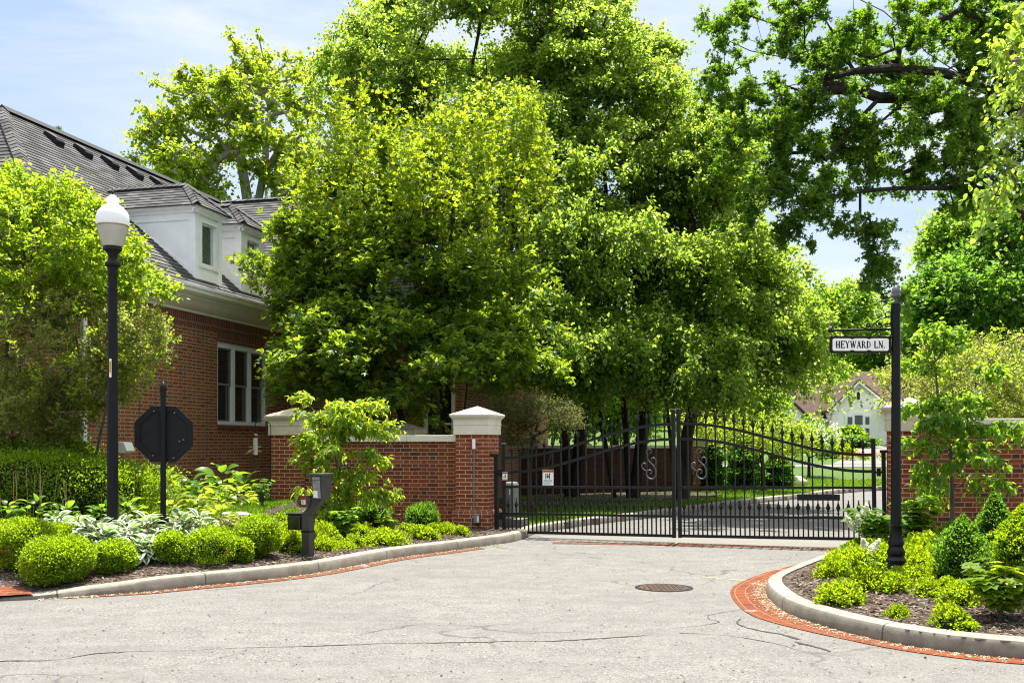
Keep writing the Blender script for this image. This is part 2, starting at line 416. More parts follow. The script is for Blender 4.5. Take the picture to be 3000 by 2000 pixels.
def limb_mesh(arr, par, tips, trunk_r, tip_r=.006, mat=None, name='trunk', parent=None, flare=1.35, minr=None):
    n=len(arr); cnt=np.zeros(n)
    for t in tips: cnt[t]+=1
    for i in range(n-1,-1,-1):
        if par[i]>=0: cnt[par[i]]+=max(cnt[i],.3)
    cnt=np.maximum(cnt,1); tot=max(cnt.max(),2); k=math.log(trunk_r/tip_r)/math.log(tot)
    rad=tip_r*cnt**k
    if minr: rad[:minr[0]]=np.maximum(rad[:minr[0]],minr[1])
    child={}
    for i,p in enumerate(par):
        if p>=0: child.setdefault(p,[]).append(i)
    mb=MB(); started=set()
    def chain(i):
        pts=[arr[i]]; rs=[rad[i]]; cur=i
        while cur in child:
            ch=sorted(child[cur],key=lambda q:-rad[q]); nx=ch[0]
            for o in ch[1:]: todo.append((cur,o))
            pts.append(arr[nx]); rs.append(rad[nx]); cur=nx
        return pts,rs
    todo=[(-1,i) for i,p in enumerate(par) if p==-1]
    while todo:
        a,i=todo.pop(); pts,rs=chain(i)
        if a>=0: pts=[arr[a]]+pts; rs=[min(rs[0]*1.05,rad[a])]+rs
        elif len(pts)>1: rs[0]*=flare
        if len(pts)<2: continue
        mb.tube(pts,rs,8 if max(rs)>.05 else (5 if max(rs)>.015 else 3),cap=False)
    return mb.build(name,mat,parent,smooth=True)

def tree(name,label,cat,base,ells,ncl,lm,bark,tm,leafL,trunk_r,trunk,ntw=6,nl=5,tw=.5,shell=4,droop=.3,up=.2,seed=1,group=None,trunks=None,spread=1.,flat=.9,outw=.6,extra=None,tip_r=.006,limbs=None,wob=.08):
    """ells in world coordinates; trunk = list of world points (or trunks: several stems)"""
    r=np.random.default_rng(seed); root=thing(name,label,cat,base,group=group); b=np.array(base,float)
    E=[(e[0]-b[0],e[1]-b[1],e[2]-b[2],*e[3:]) for e in ells]
    C=sample_ells(E,ncl,r,shell)
    trs=[[np.array(q,float)-b for q in tr] for tr in (trunks or [trunk])]
    arr,par,tips=skeleton(trs,C,r,wob=wob)
    if limbs:
        pass
    limb_mesh(arr,par,tips,trunk_r,tip_r,bark,'trunk',root)
    cen=np.array([e[:3] for e in E]).mean(0)
    Pp,A,N,L=sprays(C,r,None,ntw,nl,tw,leafL,droop,up,spread,flat,outw,cen-np.array([0,0,.5]))
    foliage('crown',tm,Pp,A,N,L,lm,root)
    return root

def blob(name, rad, mat, parent, seed=0, sub=3, amp=.12, loc=(0,0,0)):
    import bmesh
    bm=bmesh.new(); bmesh.ops.create_icosphere(bm,subdivisions=sub,radius=1)
    r=np.random.default_rng(seed); k=r.normal(size=(6,3))*2.2; ph=r.uniform(0,6,6)
    for v in bm.verts:
        d=np.array(v.co); s=1+amp*np.sin(k@d+ph).sum()/2.5
        v.co=Vector((d[0]*rad[0]*s+loc[0],d[1]*rad[1]*s+loc[1],d[2]*rad[2]*s+loc[2]))
    me=bpy.data.meshes.new(name); bm.to_mesh(me); bm.free(); me.materials.append(mat)
    me.polygons.foreach_set('use_smooth',np.ones(len(me.polygons),bool))
    return link(name,me,parent)

def shrub(name,label,cat,loc,rad,n,leafL,lm,core,tm,seed=1,group=None,amp=.12,lift=.0,shell=.22,rz=0,up=.5,pts=None,clump=.0,corek=.86):
    """dense clipped shrub: leaves in a skin over a dark core standing in for inner shade; rad = half sizes"""
    r=np.random.default_rng(seed); root=thing(name,label,cat,loc,(0,0,rz),group)
    k=r.normal(size=(6,3))*2.2; ph=r.uniform(0,6,6)
    d=rdir(r,n); d[:,2]=np.where(d[:,2]<-.75,-d[:,2],d[:,2])
    s=1+amp*np.sin(d@k.T+ph).sum(1)/2.5
    q=r.uniform(1-shell,1.04,n)
    rad=np.array(rad); pk=1.0
    if clump:
        nc=max(20,int(n/28)); cd=rdir(r,nc); j=r.integers(0,nc,n); d=norm(cd[j]+r.normal(size=(n,3))*clump); s=1+amp*np.sin(d@k.T+ph).sum(1)/2.5
        q=q*(1+.06*r.normal(size=nc)[j])
    Pp=d*rad*(s*q)[:,None]+np.array([0,0,rad[2]+lift])
    Pp[:,2]=np.maximum(Pp[:,2],.015)
    A=d*.8+r.normal(size=(n,3))*.5+np.array([0,0,up]); N=d*.4+r.normal(size=(n,3))*.6+np.array([0,0,.5])
    foliage('foliage',tm,Pp,A,N,leafL*r.uniform(.6,1.25,n),lm,root)
    if core is not None:
        c=blob('shade_core',rad*corek,core,root,seed,amp=amp,loc=(0,0,rad[2]+lift))
    return root
# =================================================================== camera, light, sky
cam=bpy.data.cameras.new('camera'); co=bpy.data.objects.new('camera',cam); COL.objects.link(co); SC.camera=co
co.location=(0,0,CAMZ); co.rotation_euler=(PI/2,0,0)
cam.sensor_width=36; cam.lens=36.0*FOC/3000; cam.shift_y=(HOR-1000)/3000; cam.clip_end=2000; cam.clip_start=.05
SUN_EL=math.radians(74); SUN_AZ=math.atan2(.30,.95)
sd=Vector((math.sin(SUN_AZ)*math.cos(SUN_EL),math.cos(SUN_AZ)*math.cos(SUN_EL),math.sin(SUN_EL)))
sun=bpy.data.lights.new('sun','SUN'); sun.energy=5.0; sun.angle=math.radians(.53); sun.color=(1,.955,.88)
so=bpy.data.objects.new('sun',sun); COL.objects.link(so); so.rotation_euler=(-sd).to_track_quat('-Z','Y').to_euler(); so.location=(0,0,40)
W=bpy.data.worlds.new('World'); SC.world=W; W.use_nodes=True; wt=W.node_tree; wt.nodes.clear()
def wn(t,**k):
    n=wt.nodes.new(t)
    for a,b in k.items(): setattr(n,a,b)
    return n
sky=wn('ShaderNodeTexSky',sky_type='NISHITA',sun_disc=False,sun_elevation=SUN_EL,sun_rotation=SUN_AZ,altitude=250,air_density=1.0,dust_density=1.2,ozone_density=1.0)
tc=wn('ShaderNodeTexCoord'); mp=wn('ShaderNodeMapping'); mp.inputs['Scale'].default_value=(1.0,1.0,4.2); mp.inputs['Location'].default_value=(.35,.2,.1)
wt.links.new(tc.outputs['Generated'],mp.inputs['Vector'])
nz=wn('ShaderNodeTexNoise'); nz.inputs['Scale'].default_value=2.6; nz.inputs['Detail'].default_value=8; nz.inputs['Roughness'].default_value=.58; nz.inputs['Distortion'].default_value=.6
wt.links.new(mp.outputs[0],nz.inputs['Vector'])
cr=wn('ShaderNodeMapRange'); cr.inputs[1].default_value=.36; cr.inputs[2].default_value=.62; cr.inputs[3].default_value=.0; cr.inputs[4].default_value=1.0
wt.links.new(nz.outputs[0],cr.inputs[0])
cl=wn('ShaderNodeMix',data_type='RGBA'); cl.inputs[6].default_value=(1.95,2.5,3.4,1); cl.inputs[7].default_value=(3.35,3.5,3.7,1); wt.links.new(cr.outputs[0],cl.inputs[0])
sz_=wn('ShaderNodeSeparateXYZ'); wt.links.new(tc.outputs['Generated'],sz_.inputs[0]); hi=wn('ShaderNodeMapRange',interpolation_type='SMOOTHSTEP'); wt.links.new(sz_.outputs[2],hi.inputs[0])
hi.inputs[1].default_value=.42; hi.inputs[2].default_value=.92; hi.inputs[3].default_value=1.0; hi.inputs[4].default_value=2.3      # upper sky brightened, out of view, to fill the shade
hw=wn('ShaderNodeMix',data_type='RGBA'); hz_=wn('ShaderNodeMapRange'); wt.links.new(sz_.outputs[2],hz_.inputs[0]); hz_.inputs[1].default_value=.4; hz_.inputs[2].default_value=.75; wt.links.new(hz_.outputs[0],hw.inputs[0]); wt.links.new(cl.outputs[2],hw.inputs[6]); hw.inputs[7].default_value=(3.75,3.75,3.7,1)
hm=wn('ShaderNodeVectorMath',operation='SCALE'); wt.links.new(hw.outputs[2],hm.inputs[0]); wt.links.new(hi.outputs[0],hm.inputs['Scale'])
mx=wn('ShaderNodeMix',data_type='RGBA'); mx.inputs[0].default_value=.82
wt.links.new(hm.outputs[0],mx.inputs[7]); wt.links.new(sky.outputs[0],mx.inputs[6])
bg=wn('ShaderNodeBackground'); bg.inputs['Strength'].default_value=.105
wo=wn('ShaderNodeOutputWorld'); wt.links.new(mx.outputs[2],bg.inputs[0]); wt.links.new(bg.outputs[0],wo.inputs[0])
SC.view_settings.view_transform='Standard'; SC.view_settings.look='None'; SC.view_settings.exposure=1.4; SC.view_settings.gamma=1
SC.cycles.max_bounces=7; SC.cycles.diffuse_bounces=2; SC.cycles.glossy_bounces=3; SC.cycles.transmission_bounces=5; SC.cycles.transparent_max_bounces=6
SC.cycles.use_denoising=True; SC.cycles.denoiser='OPENIMAGEDENOISE'; SC.cycles.denoising_input_passes='RGB_ALBEDO_NORMAL'; SC.cycles.denoising_prefilter='NONE'; SC.cycles.filter_width=1.15; SC.cycles.sample_clamp_indirect=6; SC.cycles.use_adaptive_sampling=False
SC.cycles.caustics_reflective=False; SC.cycles.caustics_refractive=False

# =================================================================== materials
BR=[(.20,.043,.013),(.24,.054,.016),(.165,.034,.012),(.29,.075,.022),(.21,.046,.014),(.085,.028,.017),(.25,.06,.018)]
M={}
M['brick_gate']=m_brick('gate_wall_brick',BR+[(.07,.04,.03)],(.46,.345,.21),gap=.0105,white=.12)
M['brick_pier']=m_brick('pier_brick',[(.21,.044,.019),(.26,.058,.024),(.18,.038,.017),(.29,.07,.028),(.23,.05,.02)],(.62,.48,.31),gap=.0115,flemish=False,L=.213,white=.18)
M['brick_house']=m_brick('house_brick',[(.26,.075,.021),(.31,.10,.027),(.20,.055,.018),(.35,.125,.04),(.27,.08,.023),(.21,.13,.075),(.33,.11,.03)],(.52,.42,.30),flemish=True,gap=.0115,L=.213)
M['brick_shaded']=m_brick('shade_darkened_brick',[(.05,.013,.007),(.065,.016,.008),(.04,.011,.006)],(.075,.055,.04))  # brick colour darkened to stand in for deep tree shade
M['soldier']=m_brick('soldier_brick',[(.22,.055,.022),(.16,.04,.018),(.27,.075,.03)],(.40,.32,.23),flemish=False,L=.0677,H=.235,white=0)
M['paver']=m_brick('red_paver',[(.15,.029,.005),(.18,.039,.006),(.125,.024,.005),(.20,.048,.008)],(.19,.13,.085),flemish=False,L=.215,H=.105,gap=.009,dirt=.45,white=.75)
M['paver_dusty']=m_brick('dusty_paver',[(.13,.034,.012),(.155,.045,.018),(.115,.033,.014)],(.12,.09,.065),flemish=False,L=.21,H=.105,gap=.006,dirt=.3,white=.8)
M['shingle']=m_shingle('grey_shingle')
M['stone']=m_concrete('limestone',(.60,.53,.40),(.34,.28,.19),.5)
M['stone_light']=m_concrete('pale_limestone',(.72,.67,.56),(.48,.43,.33),.35)
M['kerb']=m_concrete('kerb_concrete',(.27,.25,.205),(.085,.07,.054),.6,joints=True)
M['concrete']=m_concrete('concrete',(.175,.168,.152),(.12,.11,.095),.45)
M['asphalt']=m_asphalt(); M['mulch']=m_mulch(); M['lawn']=m_lawn()
M['white']=m_plain('white_paint',(.84,.85,.84),.5,.3,.05,5)
M['cream']=m_plain('cream_trim',(.80,.76,.60),.5,.3,.06,4)
M['black']=m_plain('black_paint',(.006,.006,.007),.36,.22,.25,14)
M['blackmat']=m_plain('dull_black',(.010,.010,.011),.55,.2,.3,10)
M['iron']=m_plain('weathered_iron',(.010,.0095,.0095),.5,.25,.4,25)
M['emblem']=m_plain('grey_iron',(.07,.07,.075),.45,.5,.2,25)
M['glass']=m_glass('dark_glass'); M['tar']=m_plain('tar_seal',(.03,.03,.031),.7,.2,.3,20)
M['grey']=m_plain('grey_metal',(.30,.30,.30),.5,.4,.1,8,metal=.3)
M['bark']=m_bark('bark',(.018,.014,.011),(.065,.052,.041)); M['bark_pale']=m_bark('pale_bark',(.16,.145,.115),(.42,.39,.33),5)
M['bark_grey']=m_bark('grey_bark',(.06,.052,.045),(.19,.17,.15))
M['core_dark']=m_plain('core_shade',(.012,.018,.006),.9,.1,.4,12)  # solid shrub cores, inner shade put into their near-black colour
M['rust']=m_plain('rusty_iron',(.07,.045,.035),.8,.2,.35,20)
M['red']=m_plain('red_plastic',(.42,.03,.02),.4,.4,.05,5)
M['paper']=m_plain('white_paper',(.78,.78,.76),.6,.2,.03,5)
M['orange']=m_plain('orange_print',(.62,.20,.03),.5,.3,.03,5)
M['yellow']=m_plain('yellow_sticker',(.80,.55,.03),.5,.3,.05,8)
M['steel']=m_plain('grey_conduit',(.24,.24,.25),.45,.5,.1,20,metal=.5)
# leaves
M['linden']=m_leaf('linden_leaf',[(.030,.080,.010),(.048,.110,.014),(.075,.145,.022),(.13,.20,.060)],(.41,.57,.05),.50,base=.80)
M['shoot']=m_leaf('young_maple_leaf',[(.045,.110,.010),(.065,.13,.012),(.085,.15,.014)],(.44,.56,.02),.46,base=.80)
M['maple']=m_leaf('maple_leaf',[(.022,.065,.012),(.036,.088,.014),(.055,.12,.016),(.085,.145,.018)],(.38,.52,.025),.44,base=.80)
M['sycamore']=m_leaf('sycamore_leaf',[(.05,.095,.012),(.085,.14,.016),(.12,.17,.022)],(.42,.55,.025),.48,base=.80)
M['oak']=m_leaf('oak_leaf',[(.016,.050,.010),(.026,.072,.013),(.045,.10,.016),(.065,.12,.018)],(.26,.46,.02),.40,base=.80)
M['bush_green']=m_leaf('bush_leaf',[(.050,.11,.009),(.075,.14,.010),(.10,.16,.012),(.17,.13,.02)],(.41,.57,.02),.47)
M['bush_tan']=m_leaf('tawny_leaf',[(.070,.090,.018),(.115,.13,.028),(.16,.165,.045),(.20,.165,.07)],(.44,.50,.09),.46)
M['box']=m_leaf('boxwood_leaf',[(.035,.085,.008),(.06,.12,.010),(.09,.15,.012),(.12,.17,.014)],(.42,.59,.01),.48)
M['boxdark']=m_leaf('dark_boxwood_leaf',[(.018,.055,.010),(.03,.08,.013),(.05,.105,.016)],(.25,.48,.03),.40)
M['brownleaf']=m_leaf('browned_leaf',[(.20,.075,.02),(.27,.12,.035),(.15,.06,.02)],(.42,.2,.05),.35)
M['yew']=m_leaf('yew_leaf',[(.022,.070,.006),(.045,.105,.008),(.08,.135,.009)],(.38,.55,.01),.43)
M['hosta']=m_leaf('hosta_leaf',[(.045,.105,.014),(.07,.14,.016),(.10,.165,.02)],(.34,.56,.03),.40,rough=.36)
M['hosta_lime']=m_leaf('lime_hosta_leaf',[(.085,.14,.014),(.12,.165,.016),(.15,.18,.02)],(.48,.62,.04),.42,rough=.36)
M['hosta_var']=m_leaf('variegated_leaf',[(.035,.085,.022),(.05,.105,.03),(.06,.12,.03)],(.25,.46,.08),.36,rough=.4,edge=((.62,.64,.50),(.62,.66,.45)))
M['spirea']=m_leaf('golden_leaf',[(.060,.12,.006),(.085,.145,.007),(.105,.155,.008),(.15,.14,.012)],(.42,.57,.008),.46)
M['sapling']=m_leaf('sapling_leaf',[(.045,.11,.010),(.075,.145,.012),(.11,.17,.018)],(.48,.60,.03),.48)
M['hydrangea']=m_leaf('hydrangea_leaf',[(.04,.10,.010),(.06,.125,.012),(.09,.155,.016)],(.36,.58,.03),.42)
M['hydrangea_lime']=m_leaf('lime_hydrangea_leaf',[(.06,.13,.010),(.09,.155,.012),(.12,.17,.016)],(.46,.60,.02),.46)
M['sapling_dark']=m_leaf('young_maple_leaf',[(.03,.085,.010),(.045,.11,.012),(.07,.135,.016)],(.36,.57,.03),.44)
M['petal']=m_leaf('cream_petal',[(.70,.72,.55),(.78,.78,.66),(.66,.70,.45)],(.6,.62,.45),.35)
M['conifer']=m_leaf('conifer_leaf',[(.014,.045,.012),(.022,.062,.014),(.035,.085,.016)],(.16,.36,.03),.35)
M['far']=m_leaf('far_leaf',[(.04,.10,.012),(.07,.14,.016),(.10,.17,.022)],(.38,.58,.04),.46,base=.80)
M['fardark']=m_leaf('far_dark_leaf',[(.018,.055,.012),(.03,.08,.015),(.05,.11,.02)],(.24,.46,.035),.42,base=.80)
M['grass']=m_leaf('grass_blade',[(.035,.085,.007),(.055,.11,.008),(.08,.13,.012)],(.26,.46,.02),.42)
M['redflower']=m_leaf('red_petal',[(.55,.06,.03),(.6,.16,.06),(.5,.08,.05)],(.6,.12,.06),.35)
M['bract']=m_leaf('pale_bract',[(.12,.19,.03),(.16,.23,.05),(.10,.17,.025)],(.52,.66,.10),.48)
M['dusky']=m_leaf('dusky_leaf',[(.030,.035,.012),(.05,.05,.016),(.07,.06,.02)],(.20,.22,.05),.4)
M['straw']=m_plain('dry_stalk',(.30,.22,.12),.8,.15,.2,8)
M['chip']=m_leaf('bark_chip',[(.020,.014,.011),(.045,.030,.021),(.085,.058,.04),(.15,.11,.08),(.30,.25,.20)],(.1,.07,.05),.05,rough=.9,spec=.1)

# =================================================================== ground, road, kerbs, beds
KL=catmull([(-16,8.2),(-11,8.9),(-7.5,9.6),(-5.08,10.15),(-4.29,10.5),(-3.85,10.75),(-3.49,11.12),(-2.44,12.22),(-1.64,13.92-.05),(-.95,14.85),(-.22,15.9),(.08,16.45),(.26,17.1),(.50,18.0),(1.35,19.5),(2.86,21.6),(5.97,26.4),(8.3,29.4),(10.5,32.6),(13.5,35.2),(20,37.5)],.12)
KR=catmull([(5.75,15.6),(5.25,15.0),(4.62,14.25),(3.97,13.2),(3.25,12.0),(2.82,11.2),(2.64,10.65),(2.55,10.0),(2.53,9.35),(2.67,8.67),(2.94,8.04),(3.31,7.62),(3.72,7.38),(4.6,6.98),(6.5,6.25),(9,5.5),(14,4.6)],.1)
def kerb_h_left(x):                                                  # the kerb drops to a ramp at the far left
    return .135 if x>-3.75 else max(.03,.135+(x+3.75)*.085)
def sweep_kerb(name,line,side,hf):
    mb=MB(); n=len(line); T=np.gradient(line,axis=0); T/=np.linalg.norm(T,axis=1,keepdims=True)
    Nn=np.stack([-T[:,1],T[:,0]],1)*side; s=np.concatenate([[0],np.cumsum(np.linalg.norm(np.diff(line,axis=0),axis=1))])
    vs=[];fs=[];uvs=[]; m=6
    for i in range(n):
        h=hf(line[i][0]); w=.012*math.sin(s[i]*1.7)*.3
        for j,(o,z) in enumerate([(0,-.04),(.012,h*.72),(.028,h*.93),(.055,h),(.165,h+.004),(.17,-.04)]):
            q=line[i]+Nn[i]*(o+w); vs.append((q[0],q[1],z))
    for i in range(n-1):
        for j in range(m-1):
            fs.append((i*m+j,(i+1)*m+j,(i+1)*m+j+1,i*m+j+1)); d=[0,.1,.13,.16,.27,.42]
            uvs.append([(s[i],d[j]),(s[i+1],d[j]),(s[i+1],d[j+1]),(s[i],d[j+1])])
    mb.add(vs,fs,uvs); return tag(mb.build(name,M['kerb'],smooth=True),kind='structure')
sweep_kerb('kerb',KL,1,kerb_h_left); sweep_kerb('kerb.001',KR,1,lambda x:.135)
def band(name,line,side,wf,mat,z,i0=0,i1=None,off=0.0):
    l=line[i0:i1]; n=len(l); T=np.gradient(line,axis=0)[i0:i1]; T/=np.linalg.norm(T,axis=1,keepdims=True); Nn=np.stack([-T[:,1],T[:,0]],1)*side
    s=np.concatenate([[0],np.cumsum(np.linalg.norm(np.diff(l,axis=0),axis=1))]); mb=MB(); k=5
    vs=[];fs=[];uvs=[]
    for i in range(n):
        w=wf(l[i][0],l[i][1])
        for j in range(k): q=l[i]+Nn[i]*(off+w*j/(k-1)); vs.append((q[0],q[1],z))
    for i in range(n-1):
        for j in range(k-1):
            fs.append((i*k+j,(i+1)*k+j,(i+1)*k+j+1,i*k+j+1)); w=wf(l[i][0],l[i][1])/(k-1)
            uvs.append([(s[i],w*j),(s[i+1],w*j),(s[i+1],w*(j+1)),(s[i],w*(j+1))])
    mb.add(vs,fs,uvs); return tag(mb.build(name,mat),kind='structure')
def idx(line,cond): return [i for i,p in enumerate(line) if cond(p)]
iL=idx(KL,lambda p:p[0]>-4.6 and p[1]<15.6)
band('paver_band',KL,-1,lambda x,y:.22 if x>-3.3 else max(.07,.22+(x+3.3)*.13),M['paver_dusty'],.006,iL[0],iL[-1])
iR=idx(KR,lambda p:p[1]<14.6 and p[0]<7.5)
band('paver_band.001',KR,-1,lambda x,y:(.36 if (9.2<y<12.2) else .36-.16*min(1,max(0,(9.2-y)/1.0,(y-12.2)/1.5))),M['paver'],.006,iR[0],iR[-1],off=-.0)
cross=np.array([(.62,16.02),(1.6,15.86),(2.63,15.70),(3.7,15.45),(4.75,15.08)]); cross=catmull(cross,.2)
band('paver_band.002',cross,1,lambda x,y:.24,M['paver'],.0055)
# dirt and grit gathered along the kerbs
road=MB(); road.poly([(-60,-14,0),(60,-14,0),(60,42.2,0),(-60,42.2,0)]); tag(road.build('road',M['asphalt']),kind='structure')
apr=MB(); apr.poly([(.66,16.34,.004),(2.7,16.02,.004),(5.1,15.38,.004),(5.7,16.3,.004),(3.0,17.1,.004),(.42,17.5,.004)][::1]); tag(apr.build('driveway_apron',M['concrete']),kind='structure')

KLp=KL[:,:2]
def zl(x,y):
    d=dist_line(KLp,x,y); f=np.clip((-np.asarray(x)-1.6)/2.4,0,1); f=f*f*(3-2*f)
    h0=np.clip(.135+(np.asarray(x)+3.75)*.085,.03,.135)-.012
    return h0+np.minimum(.36,.13*np.maximum(0,d-.15))*f+np.where(x<-3.75,np.minimum(.09,d*.08),0)+.02*np.maximum(0,np.minimum(d,2)-.15)*(1-f)+(vnoise(x,y,.35,3)-.5)*.03*np.clip(d*3-.5,0,1)
KRp=KR[:,:2]
def zr(x,y):
    d=dist_line(KRp,x,y); return .122+np.minimum(.22,.085*np.maximum(0,d-.15))+(vnoise(x,y,.3,5)-.5)*.035*np.clip(d*3-.5,0,1)
il=[i for i,p in enumerate(KL) if p[1]<17.3]; Lbed=[(-16,26)]+[tuple(p+np.array([-.08,.05])) for p in KL[il]]+[(.1,17.6),(-.6,18.6),(-1.0,26)]
grid_mesh('planting_bed',Lbed,.085,zl,M['mulch'])
Rbed=[tuple(p+np.array([.07,.0])) for p in KR]+[(14,15.2),(5.9,15.7)]
grid_mesh('planting_bed.001',Rbed,.075,zr,M['mulch'])
ib=[i for i,p in enumerate(KL) if p[1]>17.4]
Lback=[tuple(p+np.array([-.09,.03])) for p in KL[ib]]+[(30,39.5),(30,41.9),(-40,41.9),(-40,18.4),(-.2,18.2),(.2,17.4)]
zlb=lambda x,y:.118+(vnoise(x,y,1.2,9)-.5)*.05
grid_mesh('lawn',Lback,.3,zlb,M['lawn'])
ra=np.linspace(0,2*PI,50)[:-1]; mb=MB(); 
mb.poly([(1.6+4.9*math.cos(a)*.86-2.0*math.sin(a)*.5,26.6+4.9*math.cos(a)*.62+2.0*math.sin(a)*.86,.165) for a in ra]); tag(mb.build('tree_mulch',M['mulch']),kind='structure')
# right side of the driveway
rgt=[(5.95,15.75),(6.6,17.2),(9.5,21.5),(13,26),(17,29.5),(24,32),(60,34),(60,14.6),(14,15.0)]
grid_mesh('lawn.001',rgt,.4,lambda x,y:.11+0*x,M['lawn'])
# far side of the cross street: land that rises to the houses
def zfar(x,y): return np.maximum(0,(np.asarray(y)-42)*.0375)+.1-.12*(np.asarray(y)<42.3)
far=[(-90,42),(90,42),(90,170),(-90,170)]
grid_mesh('hillside',far,2.0,zfar,M['lawn'])
sw=MB(); sw.add([(-60,50.5,zfar(0,50.5)+.03),(60,50.5,zfar(0,50.5)+.03),(60,52.6,zfar(0,52.6)+.03),(-60,52.6,zfar(0,52.6)+.03)],[(0,1,2,3)]); tag(sw.build('sidewalk',M['concrete']),kind='structure')
dw=MB(); q=lambda x,y:(x,y,float(zfar(0,y))+.045)
dw.add([q(16.4,52.6),q(19.5,52.6),q(24.5,64),q(28,78),q(24,78),q(21.3,64)],[(0,1,2,5),(5,2,3,4)]); tag(dw.build('front_walk',M['concrete']),kind='structure')
fk=MB()
for a,b in (((-60,42.15),(60,42.15)),): fk.box2((a[0],a[1],-.05),(b[0],b[1]+.2,.13))
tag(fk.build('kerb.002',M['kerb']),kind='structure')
# tar-filled cracks in the road
def crack(name,pts,w,z,seed,gap=.0):
    r=np.random.default_rng(seed); l=catmull(pts,.035); n=len(l); mb=MB(); T=np.gradient(l,axis=0); T/=np.linalg.norm(T,axis=1,keepdims=True); N_=np.stack([-T[:,1],T[:,0]],1)
    off=np.cumsum(r.normal(size=n)*.006); off-=np.linspace(off[0],off[-1],n)
    ww=w*(.15+1.0*np.clip(vnoise(np.arange(n),np.zeros(n),9,seed),0,1)**1.5)*(r.uniform(.5,1.2,n))
    run=[]
    for i in range(n):
        if vnoise(np.array([i*1.0]),np.array([5.0]),14,seed+1)[0]<gap: 
            run=[]; continue
        c=l[i]+N_[i]*off[i]; run.append((c+N_[i]*ww[i]/2,c-N_[i]*ww[i]/2))
        if len(run)>1:
            a,b=run[-2],run[-1]; mb.add([(*a[0],z),(*b[0],z),(*b[1],z),(*a[1],z)],[(0,1,2,3)])
    return tag(mb.build(name,M['tar']),kind='structure')
g=lambda x,y:tuple(G(x,y))[:2]
crack('tar_crack',[g(-100,1934),g(150,1931),g(300,1912),g(600,1901),g(900,1889),g(1200,1880),g(1500,1876),g(1700,1872),g(1900,1860)],.03,.003,3,.12)
crack('tar_crack.001',[g(1990,1853),g(2120,1862),g(2250,1882),g(2350,1908),g(2470,1922)],.022,.003,5,.3)
crack('tar_crack.002',[g(2170,1812),g(2178,1832),g(2230,1848),g(2290,1858),g(2340,1872)],.05,.003,8,.2)
crack('tar_crack.003',[g(2330,1880),g(2380,1893),g(2430,1908)],.05,.003,9,.25)
crack('tar_crack.004',[g(1400,1575+20),g(1480,1605),g(1560,1612)],.014,.003,10,.2)
crack('tar_crack.005',[g(2095,1612+12),g(2200,1628),g(2320,1630),g(2260,1650),g(2030,1645)],.012,.003,11,.3)
crack('tar_crack.006',[g(2170,1784),g(2080,1800),g(2070,1815),g(2100,1822),g(2000,1838),g(1860,1845)],.012,.003,12,.3)
crack('tar_crack.007',[g(600,1728),g(700,1722),g(780,1716)],.012,.003,13,.1)
mhr=thing('manhole_cover','round rusty iron manhole cover set in the grey road','manhole cover',tuple(G(1945,1721)))
mb=MB(); mb.lathe([(.0,.006),(.26,.006),(.262,.001)],36); 
for k in range(9):
    for j in range(9):
        x=(k-4)*.052; y=(j-4)*.052
        if x*x+y*y<.05: mb.box((x,y,.0075),(.028,.028,.005),PI/4)
mb.build('lid',M['rust'],mhr); mb=MB(); n=36
mb.add([(r*math.cos(2*PI*k/n),r*math.sin(2*PI*k/n),.0045) for r in(.268,.315) for k in range(n)],[(k,(k+1)%n,n+(k+1)%n,n+k) for k in range(n)]); mb.build('frame',M['blackmat'],mhr)
ym=MB()
for (x0,x1,y) in ((2068,2112,1692),(2135,2200,1698)):
    a,b=G(x0,y-1),G(x1,y+1); ym.add([(a.x,a.y,.0035),(b.x,b.y,.0035),(b.x+.0,b.y-.03,.0035),(a.x,a.y-.03,.0035)],[(0,1,2,3)])
tag(ym.build('survey_paint_mark',m_plain('yellow_paint',(.55,.50,.16),.8,.1,.3,20)),kind='structure')
# loose chips of bark: too many to count
r=np.random.default_rng(4)
def chips(name,poly,zf,n,seed,s=(.012,.045)):
    r=np.random.default_rng(seed); pl=np.array(poly); x=r.uniform(pl[:,0].min(),pl[:,0].max(),n*3); y=r.uniform(pl[:,1].min(),pl[:,1].max(),n*3)
    k=inside(pl,x,y); x=x[k][:n]; y=y[k][:n]; Pp=np.stack([x,y,zf(x,y)+.006],-1); m=len(x)
    a=r.uniform(0,2*PI,m); A=np.stack([np.cos(a),np.sin(a),r.normal(size=m)*.3],-1); N=np.array([0,0,1])+r.normal(size=(m,3))*.45
    tv=np.array([(-.5,-.22,0),(.5,-.16,0),(.45,.2,0),(-.5,.15,0),(-.45,-.2,.14),(.46,-.13,.14),(.42,.17,.14),(-.46,.12,.14)]); tf=np.array([(4,5,6),(4,6,7),(0,1,5),(0,5,4),(1,2,6),(1,6,5),(2,3,7),(2,7,6),(3,0,4),(3,4,7)])
    o=foliage(name,(tv,tf,np.zeros((8,2))),Pp,A,N,r.uniform(*s,m),M['chip']); return tag(o,kind='stuff')
chips('bark_chips',[(2.75,10),(2.8,9),(3.1,8.2),(3.6,7.7),(6,6.7),(8,6.2),(8,10),(5,12.5),(3.9,12.6),(3,11)],zr,14000,5)
KLs=[tuple(p) for p in KL if -4.2<p[0]<-.1 and p[1]<16.3]
chips('bark_chips.001',[(p[0]-.17,p[1]+.1) for p in KLs]+[(-.6,17.2),(-4.5,17),(-5.5,12)],zl,9000,6)
